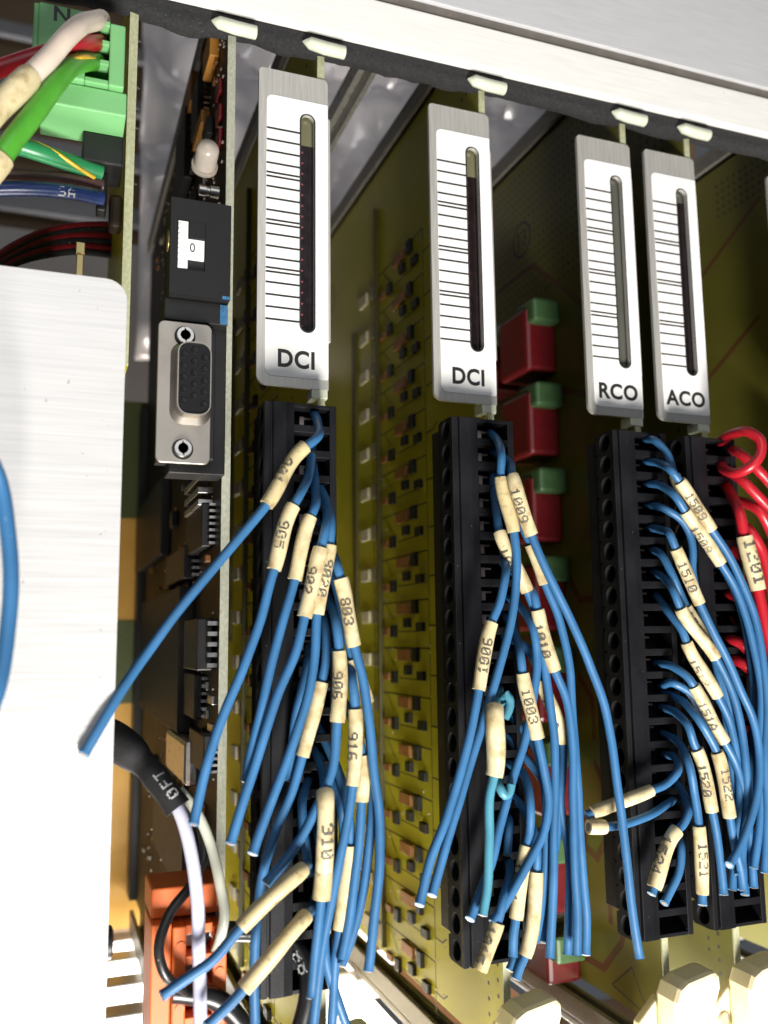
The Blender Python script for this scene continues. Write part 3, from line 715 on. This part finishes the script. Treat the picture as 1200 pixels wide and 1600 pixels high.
wire(B+'curling round above the 1510 marker without a sleeve', [(1010,789),(1040,796),(1064,812),(1079,838),(1083,862),(1082,890),(1092,940),(1112,1010),(1130,1090),(1142,1180),(1152,1260),(1155,1320),(1154,1370)], -13.5)
wire(B+'marked 1510, fifth from the top', [(1013,824),(1033,828),(1048,838),(1057,858),(1094,943),(1115,988),(1138,1034),(1157,1079),(1176,1122),(1186,1174),(1186,1224),(1174,1277),(1156,1324),(1140,1352)], -19, (3,4), '1510', turn=-0.1)
wire(B+'sleeve peeping out behind the blank tan sleeve', [(1017,858),(1036,870),(1049,895),(1064,930),(1072,948),(1102,1000),(1125,1050),(1142,1110),(1150,1190),(1156,1280),(1159,1390)], -14, (4,5), '1511', turn=-0.2)
wire(B+'with a blank tan sleeve below the 1510 marker', [(1021,894),(1040,905),(1054,927),(1063,951),(1119,1028),(1138,1066),(1154,1115),(1164,1180),(1168,1250),(1162,1310),(1155,1368)], -16.5, (3,4), smat='sleeve')
wire(B+'slanting marker left of two empty terminals', [(1025,930),(1046,958),(1067,988),(1073,1004),(1122,1088),(1140,1127),(1150,1172),(1156,1240),(1150,1320),(1144,1390)], -15, (3,4), '1512', turn=-0.7)
wire(B+'marked 151A, slanting in mid height', [(1025,1037),(1052,1042),(1078,1062),(1084,1072),(1132,1159),(1149,1190),(1162,1240),(1172,1310),(1178,1387)], -15.5, (3,4), '151A', turn=-0.4)
wire(B+'small arch passing behind the 151A marker', [(1032,1073),(1053,1068),(1074,1079),(1090,1100),(1108,1140),(1126,1200),(1140,1270),(1150,1330),(1155,1371)], -13)
wire(B+'marker right beside the 1520 marker', [(1036,1082),(1067,1096),(1093,1127),(1114,1162),(1120,1175),(1140,1277),(1148,1320),(1158,1360),(1162,1390)], -17, (4,5), '1522', turn=0.5)
wire(B+'marked 1520', [(1033,1105),(1056,1114),(1076,1136),(1085,1163),(1089,1171),(1113,1268),(1121,1310),(1127,1355),(1131,1398)], -17, (4,5), '1520', turn=-0.3)
wire(B+'marked 1521, straight sleeve with a short cut end', [(1036,1146),(1060,1160),(1076,1193),(1085,1241),(1091,1280),(1092,1291),(1098,1397),(1098,1414)], -17.5, (5,6), '1521', turn=0.35)
wire(B+'bent back left with a long bright sleeve', [(1037,1179),(1056,1186),(1060,1203),(1043,1224),(1018,1235),(924,1271),(917,1274)], -15, (4,5), core=False)
wire(B+'bent back left with a short sleeve end', [(1054,1247),(1040,1258),(1010,1276),(975,1288),(945,1292),(919,1292)], -16, (4,5), core=False)
wire(B+'with a sleeve slanting left over the lowest cells', [(1046,1208),(1069,1243),(1076,1268),(1066,1290),(1058,1297),(1022,1387),(1018,1397)], -16, (4,5), '1524', turn=-0.5, rs=1.6)
wire(B+'hooked under the slanting sleeve, ending in a bright cut', [(1050,1290),(1064,1325),(1061,1362),(1048,1392),(1038,1411)], -13)
# red wires
R_ = 'red wire on ACO block '
def red(label, pts, d=-20, **k): return wire(R_+label, pts, d, r=1.25, material='red', name='red_wire', group='red supply wires', rs=1.9, **k)
red('looped back in a ring at the top', [(1124,690,-7),(1147,677,-13),(1170,675,-18),(1187,687,-20),(1188,708,-20),(1174,728,-19),(1152,739,-16),(1134,735,-12),(1124,722,-7)], core=False)
red('leaving to the right under the ring', [(1134,700),(1158,710),(1181,731),(1208,760),(1240,800)], -15, core=False)
red('leaving to the right, lower of two parallel ones', [(1134,735),(1161,752),(1181,772),(1205,797),(1240,835)], -13.5, core=False)
red('with a pinkish marker sleeve', [(1128,750),(1144,776),(1156,803),(1163,838),(1185,922),(1193,965),(1203,1010),(1222,1080)], -17, sl=(3,4), text='1201', turn=0.55, smat='sleeve', core=False, dot=0.34)
red('arching right behind the marked red wire', [(1148,782),(1165,786),(1184,796),(1204,830),(1225,880)], -12.5, core=False)
red('hanging at the right edge, below the pinkish sleeve', [(1148,815),(1172,830),(1190,862),(1200,900),(1212,960),(1224,1030)], -13, core=False)
red('falling behind the blue bundle, uppermost of three', [(1143,893),(1158,905),(1178,940),(1194,1000),(1206,1080),(1222,1180)], -12, core=False)
red('falling behind the blue bundle, middle of three', [(1146,965),(1162,985),(1184,1040),(1197,1110),(1206,1200),(1216,1300)], -11.5, core=False)
red('falling behind the blue bundle, lowest of three', [(1152,1062),(1168,1085),(1186,1140),(1198,1215),(1204,1300),(1214,1400)], -11, core=False)
for i, (u, v) in enumerate(((1140,858),(1142,928),(1143,998),(1147,1030),(1151,1135),(1158,1170),(1190,1215))):
    red(('stub, first below the arching wire', 'stub, second below the arching wire', 'stub, third in the column of stubs', 'stub, fourth in the column of stubs', 'stub, fifth in the column of stubs', 'stub, sixth in the column of stubs', 'stub, lowest, near the right edge')[i],
        [(u-8, v, -5), (u+2, v+2, -9), (u+14, v+7, -11), (u+27, v+20, -11.5)], core=False)
# wire in front of the white plate
wire('blue wire at the left edge in front of the white cover plate', [(-30,690,-48),(-4,742,-45),(12,820,-44),(17,905,-44),(9,1000,-44),(-6,1085,-45),(-40,1170,-46)], r=1.1, core=False)

# ------------------------------------------------------------------ white cover plate (lower left)
yp = -22.0
xr = 10.9
mb = MB(); outl = rrect(-120, xr, -60, 213.4, 4.0, 6, (0, 0, 3.6, 0))
vs_, fs_ = curve_geo([outl], 0.75)
pl = part('cover_plate', MB().add([(a, yp-b_z, b) for a, b, b_z in vs_], fs_), 'plate', org=(-40, yp, -60), bev=0.25)
tag(pl, 'white brushed metal cover plate filling the lower left', 'cover plate')
sc_ = part('screw', MB().tube([(xr-0.9, -17.5, 101), (xr+0.9, -17.5, 101), (xr+1.2, -17.5, 101)], [2.6, 2.6, 2.0], 20), 'comp_black', pl, smooth=40)

# ------------------------------------------------------------------ green supply connector
gc = thing('green_connector', 'light green three way connector marked N and E, top left', 'connector', (9.5, -2, 250))
A = at(66, 8, -8); Bq = at(188, 40, -8)
x0, x1 = -6.2, 9.6
part('base', MB().box(x0+0.8, x1+1.0, -9.5, 3, 252.6, 257.5), 'conn_green', gc, bev=0.3)
part('housing', MB().box(x0, 2.6, -11.0, 3, 257.6, 272.2), 'conn_green', gc, bev=0.3)
part('rear_wall', MB().box(2.6, x1, -4.5, 3, 257.6, 271.2), 'conn_green', gc)
part('side_wall', MB().box(x1-2.6, x1+0.3, -11.0, -4.5, 257.6, 270.9), 'conn_green', gc, bev=0.3)
for i in range(4):
    z = 257.7+i*4.2
    part('divider', MB().box(2.6, x1-2.6, -10.7, -4.5, z, z+1.1), 'conn_green', gc, bev=0.2)
for i in range(3):
    z = 258.8+i*4.2
    part('contact', MB().box(4.9, 6.9, -5.4, -4.5, z+0.5, z+3.2), 'comp_black', gc)
part('latch', MB().box(x0-0.9, x0+0.2, -10.2, 0, 256.5, 272.4), 'conn_green', gc, bev=0.3)
for ch, (u, v) in (('N', (97, 24)), ('E', (95, 99))):
    p = at(u, v, -11.05); vs_, fs_ = text_geo(ch, 4.4, 0, 0.10)
    part('lettering', MB().add([(p[0]+a, -11.03, p[2]+b) for a, b, _ in vs_], fs_), 'ink', gc)
bb = part('black_socket', MB().box(2.8, 10.8, -2, 8, 246.2, 252.4).box(6.0, 8.0, 2, 6, 238, 246.2), 'comp_black', CARD['power'], bev=0.4)
part('resistor', MB().box(8.6, 11.2, 2, 7, 235, 242), 'pcb_brown', CARD['power'], bev=0.8)
for i, (u, v) in enumerate(((206, 134), (206, 166), (206, 197), (200, 284), (207, 60))):
    p = at(u, v, 0.8); part('solder_pin', MB().cyl((XP['power']+0.8, 1.4, p[2]), (1, 0, 0), 0.5, 0.9, 10, 0.15), 'tin', CARD['power'], smooth=60)
def cable(label, pts, r, material, name, **k):
    return wire(label, pts, r=r, material=material, name=name, core=False, group='mains wires at top left', **k)
cable('thick cream wire with a sleeve, plugged into the green connector', [(158,30,-7),(146,33,-13),(128,38,-18),(104,58,-22),(74,92,-24),(48,118,-25),(-30,196,-26)], 1.85, 'cream_wire', 'cream_wire', sl=(5,6), rs=2.25)
cable('red wire plugged into the green connector below the cream one', [(156,66,-7),(138,68,-13),(110,72,-17),(70,84,-18),(30,97,-18),(-30,118,-18)], 1.6, 'red', 'red_wire')
o = cable('bright green wire with a yellow stripe, plugged into the green connector', [(150,96,-7),(134,96,-13),(108,106,-19),(76,146,-23),(40,194,-25),(2,246,-26),(-30,290,-26)], 1.85, 'green_wire', 'green_wire', sl=(5,6), rs=2.2)
# its yellow stripe
P_, _i = smoothpath([at(*q) for q in [(147,91,-13.0),(130,89,-18.0),(103,98,-20.6),(70,140,-24.2),(33,189,-25.8)]])
part('stripe', MB().tube(P_, 0.42, 8), 'yellow', o, smooth=50)
o = cable('dark green wire with a yellow spiral stripe, below the green connector', [(10,222,-4),(60,238,-3),(110,254,-1),(158,270,1)], 1.75, 'green_dark', 'green_wire')
P_ = [at(40+6*i, 232+1.92*i, -3.4+0.2*i)+1.62*np.array([0, -math.cos(math.radians(85-170*i/18)), math.sin(math.radians(85-170*i/18))]) for i in range(19)]
part('stripe', MB().tube(P_, 0.42, 8), 'yellow', o, smooth=50)
cable('brown wire above the navy blue one', [(-30,276,0),(40,277,0),(100,281,1),(160,291,2)], 1.6, 'brown_wire', 'brown_wire')
o = cable('navy blue wire with white print, top left', [(-30,296,-3),(40,295,-3),(100,299,-2),(160,310,0)], 1.45, 'navy', 'navy_wire')
P_, _i = smoothpath([at(60,295,-2.6), at(100,299,-2), at(130,304,-1)])
part('print', print_on(P_, 1.5, 'CSA', 0.26, 0, 1), 'ink_white', o)
for i, (a, mt, lab) in enumerate(((0, 'darkred', 'thin dark red wire arching topmost of the bundle above the white plate'), (7, 'black_wire', 'thin black wire just under the arching red one'),
                              (15, 'darkred', 'thin dark red wire in the middle of the dark bundle'), (23, 'black_wire', 'thin black wire below the middle of the dark bundle'), (32, 'darkred', 'lowest thin dark red wire of the dark bundle'), (40, 'black_wire', 'lowest thin black wire of the dark bundle'))):
    cable(lab, [(-30,420+a*0.6,30),(20,385+a*0.7,34),(70,362+a*0.9,38),(120,353+a,42),(190,352+a*1.2,46)], 0.9, mt, 'thin_wire')
o = part('brown_box', MB().box(-40, 1.5, 20, 40, 214, 227.5), 'brown_wire', org=(-10, 20, 214), bev=0.5); tag(o, 'dark brown box just above the top edge of the white plate', 'box')
o = part('brass_strip', MB().box(2.6, 4.0, 6, 7, 214, 232).box(2.4, 4.2, 5.5, 7.5, 229.5, 232), 'brass', org=(3, 6, 214), bev=0.15); tag(o, 'small upright brass strip above the white plate', 'metal strip')
o = part('dark_tray', MB().box(-120, 8, 62, 66, 170, 238), 'comp_black', org=(-50, 62, 170)); tag(o, 'dark tray behind the thin wire bundle', 'tray')

# ------------------------------------------------------------------ things on the CPU card
cp = CARD['cpu']; X0 = XP['cpu']-0.85
def on_face(name, u0, v0, u1, v1, h, material, bev=0.2, lift=0.0, par=None):
    uc, vc = (u0+u1)/2, (v0+v1)/2
    a = atX(u0, vc, X0-h/2); b = atX(u1, vc, X0-h/2); c = atX(uc, v0, X0-h/2); d = atX(uc, v1, X0-h/2)
    return part(name, MB().box(X0-lift-h, X0-lift, min(a[1], b[1]), max(a[1], b[1]), min(c[2], d[2]), max(c[2], d[2])), material, par or cp, bev=bev)
def chip(u0, v0, u1, v1, h, n, material='comp_black', legside=1):
    o = on_face('chip', u0, v0, u1, v1, h, material, 0.3, 0.5)
    uc = (u0+u1)/2
    a = atX(u1, (v0+v1)/2, X0-h/2); c = atX(uc, v0, X0-h/2); d = atX(uc, v1, X0-h/2)
    for i in range(n):
        z = c[2]+(d[2]-c[2])*(i+0.5)/n; w_ = abs(d[2]-c[2])/n*0.2
        part('chip_leg', MB().box(X0-h*0.6, X0+0.02, a[1]-2.2, a[1]-0.05, z-w_, z+w_), 'tin', o)
    return o
on_face('capacitor', 324, 68, 335, 106, 2.2, 'comp_orange'); on_face('capacitor', 295, 132, 305, 176, 2.4, 'comp_orange'); on_face('capacitor', 308, 195, 321, 214, 2.2, 'comp_orange')
chip(308, 136, 318, 204, 2, 9); chip(283, 200, 298, 300, 2.4, 8)
for v in (130, 170, 208): on_face('resistor', 339, v, 345, v+22, 0.9, 'relay_red', 0.4)
chip(302, 968, 324, 1046, 3.2, 5, 'comp_black'); chip(270, 862, 300, 910, 2.6, 5); chip(300, 797, 326, 862, 2.0, 7); chip(296, 1052, 314, 1120, 1.8, 6)
on_face('large_chip', 228, 930, 290, 1126, 3.4, 'comp_grey_dark'); on_face('chip', 218, 775, 258, 880, 2.6, 'comp_black'); on_face('chip', 250, 1240, 300, 1360, 4, 'comp_black')
for v in (753, 772, 790): on_face('contact', 299, v, 321, v+9, 3.2, 'tin', 0.1)
on_face('crystal_can', 270, 1146, 302, 1215, 3.6, 'tin', 1.2)
for v in range(4): on_face('solder_pad', 318+(v % 2)*8, 1065+v*22, 325+(v % 2)*8, 1078+v*22, 0.6, 'tin', 0.1)
on_face('chip_label', 291, 985, 298, 1022, 1.6, 'comp_white', 0.0); on_face('chip_label', 266, 872, 272, 905, 1.6, 'comp_white', 0.0)
chip(306, 1142, 330, 1200, 2.0, 6)
m = MB(); m.box(X0-0.9, X0-0.1, 40, 41, 92, 190); part('blue_strip', m, 'navy', cp)
for i in range(26):
    z = 92+i*3.9; part('solder_pad', MB().box(X0-0.5, X0-0.02, 30+(i*37 % 50), 32+(i*37 % 50), z, z+1.1), 'tin' if i % 3 else 'comp_orange', cp)

rnd = random.Random(3)
for i in range(70):
    y_ = rnd.uniform(6, 140); z_ = rnd.choice((rnd.uniform(80, 188), rnd.uniform(232, 294))); kind = rnd.random()
    if kind < 0.35: part('chip', MB().box(X0-1.6, X0-0.1, y_, y_+rnd.uniform(3, 9), z_, z_+rnd.uniform(3, 8)), 'comp_black', cp, bev=0.2)
    elif kind < 0.7: part('resistor', MB().box(X0-0.9, X0-0.05, y_, y_+2.2, z_, z_+1.1), rnd.choice(('comp_black', 'comp_grey', 'comp_brown')), cp, bev=0.15)
    else: part('capacitor', MB().box(X0-1.3, X0-0.05, y_, y_+2.4, z_, z_+1.6), rnd.choice(('comp_orange', 'comp_brown', 'comp_grey')), cp, bev=0.3)
m = MB()
for i in range(420):
    y_ = rnd.uniform(3, 120); z_ = rnd.choice((rnd.uniform(70, 190), rnd.uniform(230, 296))); q_ = 0.3
    m.box(X0-0.35, X0-0.03, y_, y_+0.7, z_, z_+0.35)
o = part('solder_joints', m, 'clamp_metal', cp); o['kind'] = 'stuff'
# milky lamp
pL = at(319, 262, -2); pT = at(327, 222, -9)
dL = (pT-pL)/np.linalg.norm(pT-pL)
path = [pL+dL*t for t in (0, 0.9, 0.95, 3.2, 5.2, 5.9, 6.5, 6.85, 7.0)]; rad = [2.75, 2.75, 2.35, 2.35, 2.35, 2.15, 1.6, 0.8, 0.1]
part('lamp', MB().tube(path, rad, 28), 'led_glass', cp, smooth=35, label='milky white round indicator lamp')
part('lamp_leg', MB().tube([pL, pL+np.array([0.5, 3, -4.0])], 0.3, 8), 'tin', cp)
pC = at(325, 299, -1); part('metal_can', MB().tube([pC+np.array([-1.9, 0, 0]), pC+np.array([-0.4, 0, 0]), pC+np.array([-0.3, 0, 0]), pC+np.array([0.3, 0, 0]), pC+np.array([0.4, 0, 0]), pC+np.array([2.2, 0, 0])], [1.2, 1.2, 1.0, 1.0, 1.3, 1.3], 18), 'tin', cp, smooth=40)

# rotary code switch
ys = -9.0
a = at(268, 308, ys); b = at(343, 462, ys)
sx0, sx1, sz0, sz1 = a[0], XP['cpu']-1.0, at(300, 462, ys)[2], at(300, 312, ys)[2]
sw = part('rotary_switch', MB().box(sx0, sx1-0.2, ys+0.9, 1.5, sz0, sz1), 'comp_black', cp, bev=0.25, label='black rotary code switch showing 0')
wx0, wx1 = at(277, 380, ys)[0], at(318, 380, ys)[0]; wz0, wz1 = at(300, 422, ys)[2], at(300, 345, ys)[2]
part('bezel', MB().box(sx0, wx0, ys, ys+0.9, sz0, sz1).box(wx1+0.4, sx1-0.3, ys, ys+0.9, sz0, sz1).box(wx0, wx1+0.4, ys, ys+0.9, wz1, sz1).box(wx0, wx1+0.4, ys, ys+0.9, sz0, wz0), 'comp_black', sw)
whl = part('code_wheel', MB().box(wx0+0.2, wx0+2.1, ys+0.25, ys+1.0, wz0+0.2, wz1-0.2).box(wx0+2.1, wx1+0.2, ys+0.25, ys+1.0, wz0+2.4, wz0+6.5), 'sticker', sw)
for i in range(9): part('wheel_tooth', MB().box(wx0+0.2, wx0+0.9, ys+0.05, ys+0.3, wz0+0.5+i*1.05, wz0+1.05+i*1.05), 'sticker', sw)
part('mask_corner', MB().box(wx0+2.2, wx1+0.5, ys+0.1, ys+1.1, wz0+6.6, wz1+0.2), 'comp_black', sw, bev=0.2)
p0 = at(301, 387, ys); vs_, fs_ = text_geo('0', 2.7, 0, 0.02)
part('lettering', MB().add([(p0[0]+q*0.85, ys+0.235, p0[2]+r_) for q, r_, _ in vs_], fs_), 'ink', sw)
part('lower_housing', MB().box(sx0-0.6, sx1-0.3, ys+2.2, 1.5, sz0-4.6, sz0-0.05), 'comp_black', sw, bev=0.2)
part('blue_mark', MB().box(sx1-1.9, sx1-0.4, ys+2.05, ys+2.25, sz0-4.4, sz0-0.4).box(sx1-1.9, sx1-0.25, ys-0.05, ys+0.15, sz0+0.05, sz0+0.7), 'bluepaint', sw)
part('side_disc', MB().cyl((sx0, ys+4.0, (sz0+sz1)/2+2.5), (-1, 0, 0), 2.2, 0.15, 20), 'brass', sw)

# fifteen way serial connector
yd = -8.0
dl, dr = at(245, 610, yd)[0], at(330, 610, yd)[0]; dt, db = at(285, 503, yd)[2], at(285, 724, yd)[2]
vsh = rrect(dl, dr, db, dt, 1.3, 5)
dn_ = part('serial_connector', MB().prism(vsh, yd, yd+0.9), 'steel', cp, bev=0.15, label='metal fifteen way serial connector with two threaded sockets')
part('insulator', MB().box(dl+0.8, dr+0.9, yd+0.9, 2, db+1.2, dt-1.4), 'comp_black', dn_, bev=0.2)
def dshape(cx, cz, wd, ht, r):
    return rrect(cx-wd/2, cx+wd/2, cz-ht/2, cz+ht/2, r, 5)
dcx = (at(271, 610, yd)[0]+at(326, 610, yd)[0])/2; dcz = (at(298, 545, yd)[2]+at(298, 655, yd)[2])/2
o1 = dshape(dcx-0.1, dcz, 8.0, 16.6, 2.7); o2 = dshape(dcx, dcz, 6.4, 14.4, 2.2); o3 = dshape(dcx, dcz, 6.0, 14.0, 2.0)
n = len(o1)
vs_ = [(p[0], yd-0.02, p[1]) for p in o1]+[(p[0], yd-1.2, p[1]) for p in o2]+[(p[0], yd-4.2, p[1]) for p in o2]+[(p[0], yd-4.2, p[1]) for p in o3]+[(p[0], yd-3.0, p[1]) for p in o3]
fs_ = [(j*n+i, j*n+(i+1) % n, (j+1)*n+(i+1) % n, (j+1)*n+i) for j in range(4) for i in range(n)]
part('shell', MB().add(vs_, fs_), 'steel', dn_, smooth=35)
part('socket_face', MB().prism(dshape(dcx, dcz, 6.02, 14.02, 2.0), yd-3.8, yd-2.0), 'dark_face', dn_)
hm = None
for col, (hx, zs_) in enumerate(((-1.95, (4.6, 2.3, 0.0, -2.3, -4.6)), (0.0, (5.6, 3.3, 1.0, -1.3, -3.6)), (1.95, (4.2, 1.9, -0.4, -2.7, -5.0)))):
    for hz in zs_:
        c_ = (dcx+hx, yd-3.8, dcz+hz)
        o = part('contact_hole', MB().tube([(c_[0], yd-3.75, c_[2]), (c_[0], yd-4.05, c_[2]), (c_[0], yd-3.82, c_[2])], [0.72, 0.60, 0.30], 14), 'comp_black', dn_, smooth=30)
for hz in (dt-1.9-1.0, db+1.9+0.9):
    hx = (dl+dr)/2-0.1
    part('threaded_socket', MB().tube([(hx, yd, hz), (hx, yd-0.9, hz), (hx, yd-1.1, hz), (hx, yd-1.1, hz), (hx, yd-0.2, hz)], [1.75, 1.75, 1.6, 1.0, 0.9], 22), 'tin', dn_, smooth=30)
    part('bore', MB().cyl((hx, yd-0.75, hz), (0, 1, 0), 0.98, 0.2, 20), 'comp_black', dn_)
    part('washer', MB().cyl((hx, yd-0.01, hz), (0, -1, 0), 2.05, 0.12, 22), 'comp_black', dn_)
# black mounting block behind
part('mounting_block', MB().box(dl+3.0, XP['cpu']-1, -4, 3, db-1.2, dt+1.6), 'comp_black', cp, bev=0.2)

# ------------------------------------------------------------------ orange connector, shrink tube and hoses
oc = thing('orange_connector', 'orange plug connector with square openings at the bottom left', 'connector', (26, -6, 40))
yo = -6.0
ol, orr = at(236, 1480, yo)[0], at(354, 1480, yo)[0]; ot = at(290, 1440, yo)[2]
part('side_plate', MB().box(ol, ol+3.6, yo, 6, 40, ot), 'conn_orange', oc, bev=0.3)
part('column', MB().box(ol+3.7, ol+6.2, yo-0.6, 6, 40, ot-0.6), 'conn_orange', oc, bev=0.3)
part('rail', MB().box(orr-2.6, orr, yo-0.4, 6, 40, ot-1.2), 'conn_orange', oc, bev=0.3)
part('rear_wall', MB().box(ol+3.6, orr-1, 1.0, 6, 40, ot-0.2), 'comp_black', oc)
part('top_cap', MB().box(ol+0.2, orr-0.6, yo+3, 9, ot+0.1, ot+5.5), 'conn_orange', oc, bev=0.4)
for i in range(6):
    z = ot-2.4-i*5.3
    part('bar', MB().box(ol+6.1, orr-2.5, yo+0.2, 1.0, z, z+1.7), 'conn_orange', oc, bev=0.2)
    part('contact', MB().box(ol+6.6, ol+8.7, -2.2, 1.0, z-3.2, z-0.5), 'tin', oc, bev=0.2)
    part('contact', MB().box(ol+10.2, ol+12.0, -1.4, 1.0, z-3.0, z-0.7), 'tin', oc, bev=0.2)
    part('bump', MB().cyl((ol+5.2, yo-0.55, z-1.6), (0, -1, 0), 0.85, 0.25, 14), 'conn_orange', oc)
    part('bump', MB().cyl((orr-1.3, yo-0.35, z-1.6), (0, -1, 0), 0.85, 0.25, 14), 'conn_orange', oc)
G = 'hoses and cables above the orange connector'
P_, _i = smoothpath([at(u, v, y) for u, v, y in ((110,1120,2),(160,1150,0),(200,1172,-4),(222,1192,-6),(246,1218,-9),(262,1240,-11),(278,1263,-12))])
k = len(P_)
rad = [3.7-1.35*min(1, max(0, (i/k-0.40)/0.22)) + 0.12*math.sin(i*0.9) for i in range(k)]
o = part('shrink_tube', MB().tube(P_, rad, 22), 'shrink', None, org=tuple(P_[0]), smooth=50); tag(o, 'thick black shrink tube beside the white cover plate', 'tube', G)
part('print', print_on(P_[int(k*0.70):], 2.42, '0FT', 0.27, 0.3, -1), 'ink_white', o)
wire('bluish clear hose hanging in front of the orange connector', [(266,1240,-11),(281,1270,-13),(300,1340,-15),(309,1420,-16),(311,1500,-16),(313,1620,-16)], r=1.18, material='clear_tube', name='clear_hose', cat='hose', group=G, core=False)
wire('yellowish clear hose bending towards the board edge', [(280,1235,-9),(300,1258,-9),(326,1310,-9),(344,1380,-9),(351,1430,-9),(345,1465,-8),(335,1490,-4)], r=0.98, material='clear_tube2', name='clear_hose', cat='hose', group=G, core=False)
wire('thin black wire curving down the front of the orange connector', [(288,1250,-7),(314,1290,-6),(319,1335,-7),(302,1378,-9),(264,1430,-11),(248,1482,-12),(258,1522,-12),(285,1545,-10),(320,1552,-4)], r=0.92, material='black_wire', name='black_wire', group=G, core=False)
o = wire('black cable with white print running behind the left terminal block', [(322,1455,-2),(360,1455,-5),(410,1458,-6),(450,1470,-7),(478,1505,-9),(482,1550,-10),(466,1620,-10)], r=1.75, material='black_wire', name='black_cable', group=G, core=False)
P_, _i = smoothpath([at(318,1456,-3), at(345,1455,-4), at(372,1455,-5.5)])
part('print', print_on(P_, 1.8, '05', 0.30, 0.0, 1), 'ink_white', o)
P_, _i = smoothpath([at(452,1478,-7.2), at(470,1500,-8.5), at(480,1530,-9.6)])
part('print', print_on(P_, 1.8, '88', 0.34, 0.0, -1), 'ink_white', o)
wire('second black cable at the bottom of the orange connector', [(270,1550,-8),(300,1553,-8),(335,1560,-8),(370,1590,-8),(400,1640,-8)], r=1.9, material='black_wire', name='black_cable', group=G, core=False)
